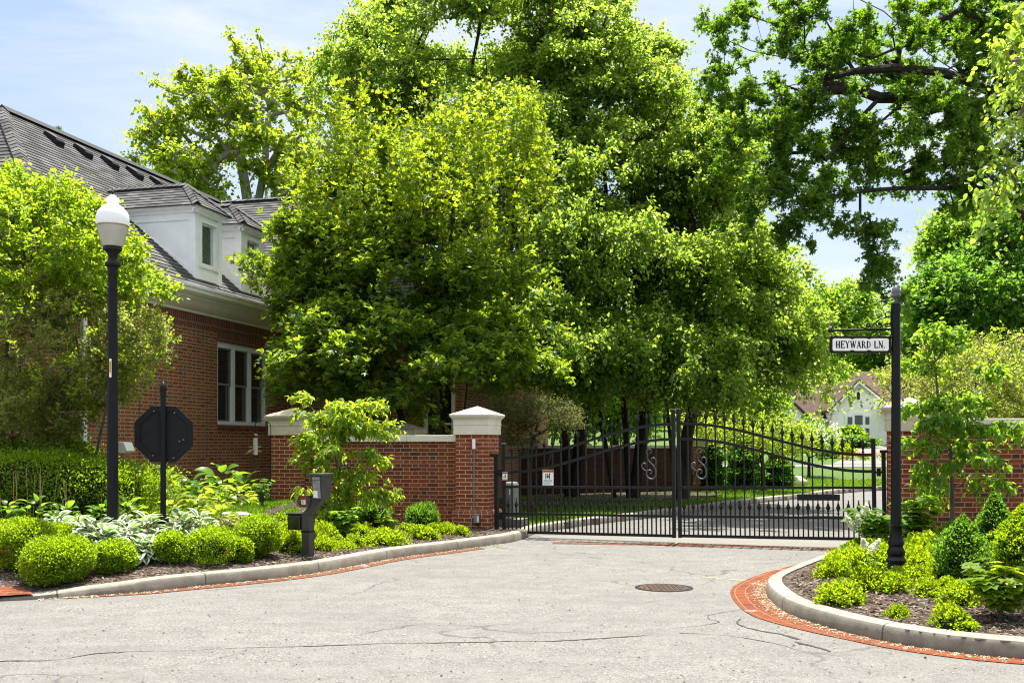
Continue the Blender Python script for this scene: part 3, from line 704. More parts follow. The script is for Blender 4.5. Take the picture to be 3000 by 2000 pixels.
# dry grit and petals in the gutters
def grit(name,line,side,n,w,seed,cond):
    r=np.random.default_rng(seed); l=np.array([p for p in line if cond(p)]); T=np.gradient(l,axis=0); T/=np.linalg.norm(T,axis=1,keepdims=True); N_=np.stack([-T[:,1],T[:,0]],1)*side
    i=r.integers(0,len(l),n); o=np.abs(r.normal(size=n))*w; q=l[i]+N_[i]*o[:,None]+r.normal(size=(n,2))*.02
    Pp=np.stack([q[:,0],q[:,1],np.full(n,.009)],-1); a=r.uniform(0,2*PI,n); A=np.stack([np.cos(a),np.sin(a),np.zeros(n)],-1)
    o_=foliage(name,T_kite(.3,.1),Pp,A,np.array([0,0,1])+r.normal(size=(n,3))*.3,r.uniform(.006,.026,n),m_leaf(name,[(.30,.27,.16),(.42,.38,.25),(.22,.17,.10),(.5,.48,.38)],(.3,.25,.1),.1)); return tag(o_,kind='stuff')
grit('gutter_litter',KR,-1,4200,.07,7,lambda p:p[1]<13 and p[0]<6.5); grit('gutter_litter.001',KL,-1,3000,.06,8,lambda p:p[0]>-4.8 and p[1]<16)
# turf beside the house
def turf(name,poly,zf,n,h,seed,mat):
    r=np.random.default_rng(seed); pl=np.array(poly); x=r.uniform(pl[:,0].min(),pl[:,0].max(),n*3); y=r.uniform(pl[:,1].min(),pl[:,1].max(),n*3)
    k=inside(pl,x,y); x=x[k][:n]; y=y[k][:n]; m=len(x); Pp=np.stack([x,y,zf(x,y)-.005],-1)
    A=np.array([0,0,1])+r.normal(size=(m,3))*.45; N=rdir(r,m)
    L=h*r.uniform(.5,1.3,m); V,F,U=leaf_arrays(T_kite(.5,.1),Pp,A,N,L,W=np.full(m,.012 if h<.08 else .02)); return tag(link(name,np_mesh(name,V,F,mat,uv=U)),kind='stuff')
turf('grass',[(-5.6,15.2),(-4.0,14.6),(-3.2,15.4),(-3.7,17.6),(-4.5,18.6),(-6.2,18.8)],zl,26000,.06,2,M['grass'])
turf('grass.001',[(.5,18.3),(1.3,19.8),(2.8,21.9),(5.9,26.7),(8.2,29.7),(10.4,32.9),(12,34.8),(5,34),(-1,26),(-.2,18.5)],zlb,60000,.07,3,M['grass'])
turf('grass.002',[(5,33),(12,34.6),(19,37.8),(16,41.5),(5,41.5)],zlb,30000,.09,4,M['grass'])

# bits of bark, petals and grit strewn over the road
r=np.random.default_rng(55); n=900; py_=r.uniform(1600,2000,n); px_=r.uniform(0,2900,n); Y_=CAMZ*FOC/(py_-HOR); X_=(px_-1500)/FOC*Y_
k_=(dist_line(KRp,X_,Y_)>.1)&~inside(np.array(Rbed),X_,Y_)&~inside(np.array(Lbed),X_,Y_); Pp=np.stack([X_[k_],Y_[k_],np.full(k_.sum(),.006)],-1); m_=len(Pp); a_=r.uniform(0,2*PI,m_)
o_=foliage('road_litter',T_kite(.35,.15),Pp,np.stack([np.cos(a_),np.sin(a_),np.zeros(m_)],-1),np.array([0,0,1])+r.normal(size=(m_,3))*.35,r.uniform(.008,.03,m_),m_leaf('road_litter',[(.05,.04,.03),(.12,.09,.05),(.2,.16,.1),(.03,.03,.028)],(.2,.15,.05),.08)); tag(o_,kind='stuff')
# =================================================================== brick house on the left
ha=math.atan2(.9676,.2525)
house=thing('brick_house','red brick house with grey shingled hip roof and white dormers left of the entrance','house',(-7.37,16.6,.0),(0,0,ha))
EZ=4.55; PT=.84
def wall_with_holes(mb,x0,x1,z0,z1,y,holes,depth=.1):
    """front face at y (facing -y) with window openings; reveals go inward"""
    xs=sorted({x0,x1,*[h[0] for h in holes],*[h[1] for h in holes]}); zs=sorted({z0,z1,*[h[2] for h in holes],*[h[3] for h in holes]})
    for a,b in zip(xs[:-1],xs[1:]):
        for c,d in zip(zs[:-1],zs[1:]):
            mx,mz=(a+b)/2,(c+d)/2
            if any(h[0]<mx<h[1] and h[2]<mz<h[3] for h in holes): continue
            mb.poly([(a,y,c),(b,y,c),(b,y,d),(a,y,d)])
    for a,b,c,d in holes:
        mb.poly([(a,y,c),(a,y+depth,c),(a,y+depth,d),(a,y,d)]); mb.poly([(b,y,c),(b,y,d),(b,y+depth,d),(b,y+depth,c)])
        mb.poly([(a,y,d),(a,y+depth,d),(b,y+depth,d),(b,y,d)]); mb.poly([(a,y,c),(b,y,c),(b,y+depth,c),(a,y+depth,c)])
W1=(4.89,6.98,1.97,3.70); W0=(.74,2.23,.7,3.42)
mb=MB(); wall_with_holes(mb,.25,8.05,-.2,4.4,0,[W0,W1]); mb.poly([(.25,0,-.2),(.25,0,4.4),(.25,9,4.4),(.25,9,-.2)])
mb.build('wall',M['brick_house'],house)
WW=[(8.05,[(-4.25,-3.4,.9,3.3)])]
mb=MB(); holes=[(3.42,4.18,.9,3.25)]
for a,b,c,d in ((0,3.42,-.2,4.4),(4.18,4.35,-.2,4.4),(3.42,4.18,-.2,.9),(3.42,4.18,3.25,4.4)): mb.poly([(8.05,-a,c),(8.05,-b,c),(8.05,-b,d),(8.05,-a,d)])
mb.poly([(8.05,-4.35,-.2),(17,-4.35,-.2),(17,-4.35,4.4),(8.05,-4.35,4.4)])
mb.build('wall',M['brick_house'],house)
# roof planes of separate, lapped shingle courses
def clip_v(poly,v0,v1):
    def half(pts,f):
        out=[]
        for i in range(len(pts)):
            a,b=pts[i],pts[(i+1)%len(pts)]; fa,fb=f(a),f(b)
            if fa>=0: out.append(a)
            if (fa>=0)!=(fb>=0): t=fa/(fa-fb); out.append((a[0]+(b[0]-a[0])*t,a[1]+(b[1]-a[1])*t))
        return out
    p=half(poly,lambda q:q[1]-v0); return half(p,lambda q:v1-q[1]) if len(p)>2 else []
def courses(mb,pts,H=.145,lift=.016):
    """pts: planar polygon in 3D whose first edge is the eave"""
    p=[Vector(q) for q in pts]; u=(p[1]-p[0]).normalized(); n=(p[1]-p[0]).cross(p[2]-p[0]).normalized()
    if n.z<0: n=-n
    v=n.cross(u); v=v if v.z>0 else -v
    q=[((a-p[0]).dot(u),(a-p[0]).dot(v)) for a in p]; vmax=max(b for a,b in q); k=0
    while k*H<vmax-1e-4:
        v0=k*H; c=clip_v(q,v0,min(vmax,v0+H))
        if len(c)>2:
            mb.add([p[0]+u*a+v*b+n*(lift*(1-(b-v0)/H)+.002) for a,b in c],[tuple(range(len(c)))],[[(a,b) for a,b in c]])
            lo=[a for a,b in c if abs(b-v0)<1e-5]
            if len(lo)>=2:
                a0,a1=min(lo),max(lo); mb.add([p[0]+u*a+v*v0+n*h for a,h in ((a0,0),(a1,0),(a1,lift+.002),(a0,lift+.002))],[(0,1,2,3)],[[(a0,v0),(a1,v0),(a1,v0+.01),(a0,v0+.01)]])
        k+=1
rx=3.75; o=4.75; rz=EZ+PT*o; E=-.4; rf=MB()
courses(rf,[(-.45,E,EZ),(7.6,E,EZ),(12.35,E+o,rz),(rx,E+o,rz)])
courses(rf,[(-.45,E+2*o,EZ),(-.45,E,EZ),(rx,E+o,rz)])
courses(rf,[(7.6,E,EZ),(7.6,-4.75,EZ),(12.35,-4.75+o,rz),(12.35,E+o,rz)])
courses(rf,[(7.6,-4.75,EZ),(17.1,-4.75,EZ),(12.35,-4.75+o,rz)])
courses(rf,[(17.1,E+2*o,EZ),(-.45,E+2*o,EZ),(rx,E+o,rz),(12.35,E+o,rz)])
courses(rf,[(17.1,-4.75,EZ),(17.1,E+2*o,EZ),(12.35,E+o,rz),(12.35,-4.75+o,rz)])
roof=rf.build('roof',M['shingle'],house)
def caps(mb,a,b,w=.13,step=.19):
    a,b=Vector(a),Vector(b); L=(b-a).length; t=(b-a)/L; s=t.cross(Vector((0,0,1))).normalized(); up=s.cross(t); n=int(L/step)
    for i in range(n):
        c=a+t*(i*step); e=a+t*((i+1.25)*step); h0,h1=.045,.028
        mb.add([c-s*w-up*.05+up*h0,c+up*(h0+.02),c+s*w-up*.05+up*h0,e-s*w-up*.05+up*h1,e+up*(h1+.02),e+s*w-up*.05+up*h1],[(0,1,4,3),(1,2,5,4),(0,3,5,2)])
mb=MB(); caps(mb,(-.45,E,EZ),(rx,E+o,rz)); caps(mb,(7.6,-4.75,EZ),(12.35,-4.75+o,rz)); caps(mb,(rx,E+o,rz),(12.35,E+o,rz),.1); caps(mb,(12.35,-4.75+o,rz),(12.35,E+o,rz))
mb.build('hip_caps',M['shingle'],roof)
mb=MB(); mb.prism([(E+o-.16,rz-.05),(E+o,rz+.095),(E+o+.16,rz-.05)],'x',rx,12.2); mb.build('ridge_vent',M['blackmat'],roof)
for k in range(8):
    x=4.62+k*.95; y=E+o-.58; z=EZ+PT*(y-E); vb=MB()
    vb.prism([(y-.15,z-.15*PT+.0),(y-.19,z-.19*PT+.15),(y-.15,z-.15*PT+.19),(y+.12,z+.12*PT+.13),(y+.19,z+.19*PT+.0)],'x',x-.13,x+.13); vb.build('roof_vent',M['blackmat'],roof,bevel=.015)
# cornice and gutter
prof=[(-.01,4.17),(-.04,4.17),(-.05,4.22),(-.10,4.24),(-.17,4.29),(-.25,4.37),(-.31,4.42),(-.315,4.45),(-.36,4.45),(-.42,4.50),(-.43,4.57),(-.37,4.57),(-.36,4.52),(-.01,4.52)]
mb=MB(); mb.prism(prof,'x',-.45,7.62); mb.build('cornice',M['cream'],house)
mb=MB(); mb.prism([(8.05+y,z) for y,z in prof],'y',-4.75,-.44); mb.build('cornice',M['cream'],house)
mb=MB(); mb.prism([(y+.0,z) for y,z in ((-.43,4.575),(-.445,4.575),(-.45,4.62),(-.40,4.62),(-.395,4.575))],'x',-.47,7.6); mb.build('gutter_lip',M['white'],house)
mb=MB(); mb.box2((.25,-.02,3.93),(8.02,.02,4.17)); mb.build('frieze',M['soldier'],house)
mb=MB(); mb.box2((W1[0]-.02,-.012,W1[3]+.002),(W1[1]+.02,.02,W1[3]+.225)); mb.build('lintel',M['soldier'],house)
mb=MB(); mb.box2((W1[0]-.03,-.05,W1[2]-.075),(W1[1]+.03,.02,W1[2]-.002)); mb.build('window_sill',M['soldier'],house)
mb=MB(); n=22; xc=(W0[0]+W0[1])/2; R=1.25
for k in range(n):                                                  # segmental arch of standing bricks
    a=PI/2+.66-(k+.5)*1.32/n; a0,a1=a-.022,a+.022; zc=3.42-.98
    mb.prism([(xc+R*math.cos(a0),zc+R*math.sin(a0)),(xc+R*math.cos(a1),zc+R*math.sin(a1)),(xc+(R+.23)*math.cos(a1),zc+(R+.23)*math.sin(a1)),(xc+(R+.23)*math.cos(a0),zc+(R+.23)*math.sin(a0))],'y',-.014,.0)
mb.build('arch',m_plain('arch_brick',(.22,.06,.027),.85,.2,.3,6),house)
M['sash']=m_plain('grey_sash',(.22,.23,.225),.5,.3,.05,5)
def window3(x0,x1,z0,z1,y,n,lab=None):
    fr=MB(); t=.075; yo=y+.02
    fr.box2((x0,yo,z1-.11),(x1,yo+.1,z1)); fr.box2((x0,yo,z0),(x1,yo+.1,z0+.07)); w=(x1-x0)/n
    for i in range(n+1):
        xx=x0+i*w; a=max(x0,xx-t*.62); b=min(x1,xx+t*.62); fr.box2((a,yo-.004,z0+.068),(b,yo+.1,z1-.108))
    f=fr.build('window',M['white'],house)
    for i in range(n):
        a=x0+i*w+t*.5; b=x0+(i+1)*w-t*.5; sa=MB(); zm=(z0+z1)/2-.03
        for lo,hi,yy in ((zm,z1-.1,yo+.045),(z0+.06,zm+.035,yo+.07)):
            sa.box2((a,yy,lo),(a+.05,yy+.03,hi)); sa.box2((b-.05,yy,lo),(b,yy+.03,hi)); sa.box2((a+.05,yy,lo),(b-.05,yy+.03,lo+.04)); sa.box2((a+.05,yy,hi-.04),(b-.05,yy+.03,hi))
        sa.build('sash',M['sash'],f)
        pn=MB(); pn.box2((a+.045,yo+.06,zm+.03),(b-.045,yo+.066,z1-.13)); pn.box2((a+.045,yo+.085,z0+.09),(b-.045,yo+.091,zm)); pn.build('pane',M['glass'],f)
    bl=MB()
    for k in range(int((z1-z0-.2)/.05)): bl.box((( x0+x1)/2,yo+.17,z0+.1+k*.05),(x1-x0-.1,.035,.004))
    bl.build('blind',m_plain('dim_blind',(.10,.10,.095),.7,.2,.05,5),f)
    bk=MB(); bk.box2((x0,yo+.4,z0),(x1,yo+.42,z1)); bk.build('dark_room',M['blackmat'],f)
window3(*W1,0,3)
mb=MB(); mb.poly([(W0[0],.022,W0[2]),(W0[1],.022,W0[2]),(W0[1],.022,W0[3]),(W0[0],.022,W0[3])]); mb.build('blind_window',M['brick_house'],house)
wf=MB(); xw=8.05
wf.box2((xw-.01,-4.18,.9),(xw+.08,-4.09,3.25)); wf.box2((xw-.01,-3.51,.9),(xw+.08,-3.42,3.25)); wf.box2((xw-.01,-4.09,3.15),(xw+.08,-3.51,3.25)); wf.box2((xw-.01,-4.09,.9),(xw+.08,-3.51,1.0)); wf.box2((xw+.0,-4.09,2.0),(xw+.07,-3.51,2.05))
f=wf.build('window',M['cream'],house); mb=MB(); mb.box2((xw+.05,-4.1,.95),(xw+.056,-3.5,3.2)); mb.build('pane',M['glass'],f)
# downspout
mb=MB(); mb.box2((.52,-.10,.1),(.62,-.012,4.2)); mb.build('downspout',M['white'],house,bevel=.01)
# dormers
def dormer(x0,x1):
    zt=6.29; yf=-.0; ov=.1
    g=MB(); zb=EZ+PT*(yf-E)-.02; yb=(zt-EZ)/PT+E
    cx=(x0+x1)/2; wx0,wx1,wz0,wz1=cx-.26,cx+.29,zb+.34,zt-.24
    wall_with_holes(g,x0,x1,zb,zt,yf,[(wx0,wx1,wz0,wz1)],.08)
    for x in (x0,x1): g.poly([(x,yf,zb),(x,yf,zt),(x,yb,zt)])
    d=g.build('dormer',M['white'],house)
    tr=MB()
    for x in (x0-.015,x1-.0): 
        tr.box2((x,yf-.018,zb),(x+.015,yf+.13,zt-.1)); tr.box2((x-.002,yf+.131,zt-.24),(x+.017,yb-.02,zt-.1))
        # sloping board along the roof
        L=math.hypot(yb-yf,zt-zb); nn=(-(zt-zb)/L*.1,(yb-yf)/L*.1)
        tr.prism([(yf+.131,zb+.14),(yf+.131,zb+.25),(yb-.26,zt-.25),(yb-.15,zt-.25)],'x',x+.001,x+.016)
    for a,b in ((x0-.0,x0+.12),(x1-.12,x1+.0)): tr.box2((a,yf-.022,zb+.005),(b,yf+.0,zt-.1))
    tr.box2((x0+.12,yf-.02,zb+.01),(x1-.12,yf,zb+.2)); tr.box2((wx0-.08,yf-.03,wz0-.07),(wx1+.08,yf+.0,wz0-.0)); tr.box2((wx0-.06,yf-.028,wz1),(wx1+.06,yf,wz1+.06)); tr.box2((wx0-.06,yf-.027,wz0),(wx0,yf,wz1)); tr.box2((wx1,yf-.027,wz0),(wx1+.06,yf,wz1))
    tr.build('trim',M['white'],d)
    cr=MB(); st=[(0,-.1),(.03,-.1),(.05,-.05),(.09,-.02),(.11,.0),(.11,.03),(0,.03)]
    cr.prism([(yf-a,zt+b) for a,b in st],'x',x0-.11,x1+.11)
    cr.prism([(x0-a,zt+b) for a,b in st],'y',yf-.10,yb+.1); cr.prism([(x1+a,zt+b) for a,b in st],'y',yf-.10,yb+.1)
    cr.build('cornice',M['white'],d)
    rr=MB(); z0=zt+.03; hw=(x1-x0)/2+.16; rh=.56; y0=yf-.16; yr=y0+hw*1.0; zr_=z0+rh; ybr=(zr_-EZ)/PT+E+.05; ybe=(z0-EZ)/PT+E+.05
    courses(rr,[(x0-.16,y0,z0),(x1+.16,y0,z0),(cx,yr,zr_)],.115,.012)
    courses(rr,[(x1+.16,y0,z0),(x1+.16,ybe,z0),(cx,ybr,zr_),(cx,yr,zr_)],.115,.012); courses(rr,[(x0-.16,ybe,z0),(x0-.16,y0,z0),(cx,yr,zr_),(cx,ybr,zr_)],.115,.012)
    rr.poly([(x0-.16,y0,z0-.001),(x1+.16,y0,z0-.001),(x1+.16,ybe,z0-.001),(x0-.16,ybe,z0-.001)])
    caps(rr,(x0-.16,y0,z0),(cx,yr,zr_),.09,.15); caps(rr,(x1+.16,y0,z0),(cx,yr,zr_),.09,.15); caps(rr,(cx,yr,zr_),(cx,ybr,zr_),.09,.15)
    rr.build('roof',M['shingle'],d)
    sh=MB(); t=.035
    sh.box2((wx0,yf+.03,wz0),(wx0+t,yf+.06,wz1)); sh.box2((wx1-t,yf+.03,wz0),(wx1,yf+.06,wz1)); sh.box2((wx0+t,yf+.03,wz0),(wx1-t,yf+.06,wz0+t)); sh.box2((wx0+t,yf+.03,wz1-t),(wx1-t,yf+.06,wz1))
    sh.build('window',M['white'],d); mb=MB(); mb.box2((wx0,yf+.045,wz0),(wx1,yf+.05,wz1)); mb.build('pane',M['glass_mirror'],d)
M['glass_mirror']=NT('reflecting_glass').m
_t=NT('sky_mirror_glass'); M['glass_mirror']=_t.done(_t.pbr((.62,.68,.62),.03,.5,_t.bump(_t.noise(_t.objc(),3,2),.12,.02),.85))
dormer(4.03,5.02); dormer(5.84,6.85)
tag(house)
# white hood on the house wall
hx=thing('vent_hood','small white vent hood on the brick house wall beside the lamp post','vent hood',tuple(P(360,1310,18.05)),(0,0,ha))
mb=MB(); mb.prism([(0.02,.10),(-.10,.09),(-.17,-.06),(-.10,-.10),(.02,-.10)],'x',-.12,.12); mb.build('hood',M['white'],hx,bevel=.008)

# =================================================================== gate walls and piers
ph=math.radians(19.4); gd=Vector((math.cos(ph),-math.sin(ph),0))
def pier(loc,rz,w,rows,zb,label,cap_mat,capw=.1,basew=.05,group='brick gate piers with stone caps'):
    root=thing('gate_pier',label,'gate pier',(loc[0],loc[1],zb),(0,0,rz),group); H=.0677
    hb=5*H; ht=hb+rows*H
    mb=MB(); mb.box2((-w/2,-w/2,hb-.02),(w/2,w/2,ht)); mb.build('shaft',M['brick_pier'],root)
    b=w/2+basew; mb=MB(); mb.box2((-b,-b,-.25),(b,b,hb)); mb.build('base',M['brick_pier'],root)
    mb=MB(); hb2=hb+H
    mb.add([(-b,-b,hb+.0),(b,-b,hb),(b,b,hb),(-b,b,hb),(-b+.015,-b+.015,hb+H*.6),(b-.015,-b+.015,hb+H*.6),(b-.015,b-.015,hb+H*.6),(-b+.015,b-.015,hb+H*.6),(-w/2,-w/2,hb2),(w/2,-w/2,hb2),(w/2,w/2,hb2),(-w/2,w/2,hb2)],
        [(0,1,5,4),(1,2,6,5),(2,3,7,6),(3,0,4,7),(4,5,9,8),(5,6,10,9),(6,7,11,10),(7,4,8,11)],
        [[(0,0),(2*b,0),(2*b,.06),(0,.06)]]*8)
    mb.build('moulded_course',m_brick('moulded_brick',[(.22,.05,.024),(.27,.075,.04),(.19,.04,.02),(.20,.09,.065)],(.46,.36,.26),flemish=False,L=.11,H=.3),root)
    c=w/2; mb=MB(); z=ht
    lv=[(c+.028,z),(c+.028,z+.16),(c+.035,z+.165),(c+.035,z+.18),(c+.03,z+.185),(c+.03,z+.25),(c+.05,z+.275),(c+.075,z+.30),(c+.085,z+.325),(c+.085,z+.345),(.0,z+.345+.15)]
    vs=[];fs=[]
    for q,zz in lv: vs+=[(-q,-q,zz),(q,-q,zz),(q,q,zz),(-q,q,zz)]
    for i in range(len(lv)-1):
        for k in range(4): fs.append((i*4+k,i*4+(k+1)%4,(i+1)*4+(k+1)%4,(i+1)*4+k))
    fs.append((3,2,1,0)); mb.add(vs,fs); mb.build('cap',cap_mat,root)
    return root
PR=Vector((-.60,17.78,0)); PL=Vector((-3.98,18.62,0)); PG=Vector((5.77,14.88,0))
pier(PR,-ph,.58,20,.03,'brick pier with clean pale cap at the left gate hinge',M['stone_light'])
pier(PL,-ph,.58,20,.03,'brick pier with stained cap at the house end of the wall',M['stone'])
pier(PG,-math.radians(17),.58,19,.12,'tan capped brick pier behind the street name post',M['stone'])
wd=(PR-PL); wl=wd.length; wa=math.atan2(wd.y,wd.x)
bw=thing('brick_wall','low brick wall with white coping between the left piers','wall',tuple(PL),(0,0,wa),'brick entrance walls')
mb=MB(); mb.box2((.2,-.11,-.2),(wl-.2,.11,1.60)); mb.build('brickwork',M['brick_gate'],bw)
mb=MB()
n=3
for i in range(n): mb.box2((.25+i*(wl-.5)/n+.002,-.16,1.60),(.25+(i+1)*(wl-.5)/n-.002,.16,1.715))
mb.build('coping',M['stone_light'],bw,bevel=.008)
rw=thing('brick_wall','brick wall with white coping running off behind the right bed','wall',(5.8,14.45,0),(0,0,math.radians(-1.5)),'brick entrance walls')
mb=MB(); mb.box2((0,-.11,-.2),(7.5,.11,1.80)); mb.build('brickwork',M['brick_gate'],rw)
mb=MB()
for i in range(6): mb.box2((.3+i*1.2+.002,-.16,1.80),(.3+(i+1)*1.2-.002,.16,1.915))
mb.build('coping',M['stone_light'],rw,bevel=.008)
# garden wall deep in the shade behind the gate
a=P(1340,1400,27.5); b=P(2018,1400,31.5); d=(b-a); d.z=0
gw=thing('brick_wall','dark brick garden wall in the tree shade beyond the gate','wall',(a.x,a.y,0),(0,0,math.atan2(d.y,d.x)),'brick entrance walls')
mb=MB(); mb.box2((-2.5,-.11,0),(d.length,.11,1.45)); mb.build('brickwork',M['brick_shaded'],gw); mb=MB(); mb.box2((-2.5,-.15,1.45),(d.length,.15,1.53)); mb.build('coping',M['stone'],gw)
gp=thing('gate_pier','far brick pier ending the shaded garden wall','gate pier',(b.x+.15,b.y+.05,0),(0,0,math.atan2(d.y,d.x)),'brick gate piers with stone caps')
mb=MB(); mb.box2((-.2,-.2,0),(.2,.2,1.5)); mb.build('shaft',M['brick_pier'],gp); mb=MB(); mb.box2((-.24,-.24,1.5),(.24,.24,1.72)); mb.add([(-.26,-.26,1.72),(.26,-.26,1.72),(.26,.26,1.72),(-.26,.26,1.72),(0,0,1.82)],[(0,1,4),(1,2,4),(2,3,4),(3,0,4),(3,2,1,0)]); mb.build('cap',M['stone'],gp)
gp2=thing('gate_pier','half hidden stone capped pier just behind the left brick wall','gate pier',(P(1190,1255,20.2).x,20.2,0),(0,0,-ph),'brick gate piers with stone caps')
mb=MB(); mb.box2((-.27,-.27,0),(.27,.27,1.72)); mb.build('shaft',M['brick_pier'],gp2); mb=MB(); mb.box2((-.31,-.31,1.72),(.31,.31,1.86)); mb.add([(-.34,-.34,1.86),(.34,-.34,1.86),(.34,.34,1.86),(-.34,.34,1.86),(0,0,1.98)],[(0,1,4),(1,2,4),(2,3,4),(3,0,4),(3,2,1,0)]); mb.build('cap',M['stone'],gp2)

# fire alarm strobe with conduit on the left hinge pier; local frame of the pier front
def on_pier(x,z): # point on the front face of the hinge pier, x along the gate direction
    return PR+gd*x+Vector((-math.sin(ph),-math.cos(ph),0))*.292+Vector((0,0,z))
al=thing('alarm_box','red and white alarm strobe with grey conduit on the hinge pier','alarm',tuple(on_pier(.06,0)),(0,0,-ph))
mb=MB(); mb.box2((-.045,-.06,1.46),(.03,.0,1.64)); mb.build('housing',M['red'],al,bevel=.006)
mb=MB(); mb.box2((-.012,-.085,1.475),(.045,-.061,1.645)); mb.build('strobe',M['white'],al,bevel=.008)
mb=MB(); mb.tube([(0,-.02,1.46),(0,-.02,.35),(-.02,-.075,.30),(-.025,-.085,.12),(-.06,-.12,.02)],.011,8); mb.build('conduit',M['steel'],al)
ob=thing('outlet_box','small grey outdoor outlet box at the foot of the hinge pier','outlet box',tuple(on_pier(.14,0)),(0,0,-ph))
mb=MB(); mb.box2((-.05,-.13,.22),(.05,-.052,.38)); mb.build('box',M['steel'],ob,bevel=.008); mb=MB(); mb.box2((.02,-.15,.24),(.05,-.131,.34)); mb.build('cover',M['paper'],ob)
mb=MB(); mb.tube([(0.02,-.10,.22),(.04,-.12,.12),(.10,-.16,.0)],.011,8); mb.build('cable',M['blackmat'],ob)

# =================================================================== gates
def curve_z(s,lo,hi): return lo+(hi-lo)*(.5-.5*math.cos(PI*min(1,max(0,s))))
spear=MB(); spear.lathe([(.010,-.012),(.019,-.006),(.019,.006),(.012,.010),(.012,.03),(.018,.036),(.018,.044),(.014,.048),(.03,.075),(.034,.088),(.024,.115),(.011,.155),(.007,.185),(.010,.19),(.009,.202),(.002,.206)],10)
spear_me=None
def scroll_S(flip):
    """an S of forged scrolls, in (x,z)"""
    f=-1 if flip else 1; mb=MB(); sp=[]
    def spiral(cx,cz,r0,r1,a0,a1,n=22): return [(cx+(r0+(r1-r0)*t/n)*math.cos(a0+(a1-a0)*t/n),cz+(r0+(r1-r0)*t/n)*math.sin(a0+(a1-a0)*t/n)) for t in range(n+1)]
    top=spiral(-.03,.20,.02,.06,3.6,-2.2)[::1]
    L=[(-.05,.135),(-.055,.09),(-.03,.04),(.02,-.01),(.06,-.06),(.078,-.13),(.07,-.19),(.03,-.235),(-.02,-.235),(-.065,-.20),(-.08,-.15),(-.06,-.105),(-.02,-.095),(.01,-.12),(.005,-.15),(-.018,-.155)]
    up=[(-.05,.135),(-.075,.18),(-.06,.225),(-.02,.235),(.008,.21),(.0,.18),(-.025,.175)]
    side=[(.045,-.03),(.08,.02),(.07,.08),(.03,.10),(-.0,.075),(.012,.045)]
    lft=[(-.06,-.11),(-.10,-.10),(-.145,-.06),(-.15,-.01),(-.115,.015),(-.085,-.005),(-.10,-.035)]
    for c,w in ((L,.011),(up,.009),(side,.008),(lft,.009)):
        q=catmull([(x,z) for x,z in c],.012); n=len(q); rr=[w*(.55+.75*math.sin(PI*min(1,i/n*1.1))) for i in range(n)]
        mb.tube([(f*x,0,z) for x,z in q],rr,6)
    return mb
def gate_leaf(name,loc,rot,L,flip,label,tip_z0):
    global spear_me
    root=thing(name,label,'gate',loc,rot,'wrought iron gate leaves'); n=19; gap=L/(n+1)
    lo1,hi1,lo2,hi2=1.03,1.56,1.275,1.80
    post=MB(); post.box2((-.03,-.03,-.02),(.03,.03,1.50)); post.build('hinge_post',M['iron'],root,bevel=.004)
    mb=MB(); mb.box2((-.034,-.034,1.501),(.034,.034,1.525)); mb.build('post_cap',M['emblem'],root,bevel=.006)
    post=MB(); post.box2((L-.03,-.03,-.0),(L+.025,.03,2.02)); post.build('meeting_post',M['iron'],root,bevel=.004)
    mb=MB(); mb.box2((L-.034,-.034,2.021),(L+.029,.034,2.04)); mb.build('post_cap',M['emblem'],root,bevel=.005)
    for z,h in ((.03,.045),(.34,.038),(.79,.038)):
        mb=MB(); mb.box2((.03,-.02,z-h/2),(L-.03,.02,z+h/2)); mb.build('rail',M['iron'],root)
    for lo,hi in ((lo1,hi1),(lo2,hi2)):
        mb=MB(); m=40; pts=[(.03+(L-.06)*i/m,curve_z(i/m,lo,hi)) for i in range(m+1)]
        vs=[];fs=[]
        for x,z in pts: vs+=[(x,-.02,z-.022),(x,.02,z-.022),(x,.02,z+.022),(x,-.02,z+.022)]
        for i in range(m):
            for k in range(4): fs.append((i*4+k,i*4+(k+1)%4,(i+1)*4+(k+1)%4,(i+1)*4+k))
        mb.add(vs,fs); mb.build('arched_rail',M['iron'],root)
    if spear_me is None:
        o=spear.build('spear',M['iron'],None,smooth=True); spear_me=o.data; bpy.data.objects.remove(o)
    def picket(x,z,nm):
        mb=MB(); mb.box2((x-.0105,-.0105,.05),(x+.0105,.0105,z)); p=mb.build(nm,M['iron'],root)
        link('spear',spear_me,p,(x,0,z))
    for i in range(1,n+1):
        x=i*gap; picket(x,curve_z(x/L,lo2,hi2)+.045,'picket')
    for i in range(n+1):
        x=(i+.5)*gap; picket(x,.40,'short_picket')
    e=scroll_S(flip); o=e.build('scroll_emblem',M['emblem'],root,smooth=True,loc=(L-.36,(-.022 if not flip else .022),1.17))
    return root
hl=P(1478,1561,17.3); hr=P(2563,1582,15.12); gv=hr-hl; gv.z=0; gphi=math.atan2(-gv.y,gv.x); GL=gv.length/2-.045
gl=gate_leaf('gate',(hl.x,hl.y,.05),(0,-.025/GL,-gphi),GL,False,'left leaf of the black iron gate beside the pale capped pier',0)
gr=gate_leaf('gate',(hr.x,hr.y,.125),(0,.045/GL,PI-gphi),GL,True,'right leaf of the black iron gate beside the street name post',0)
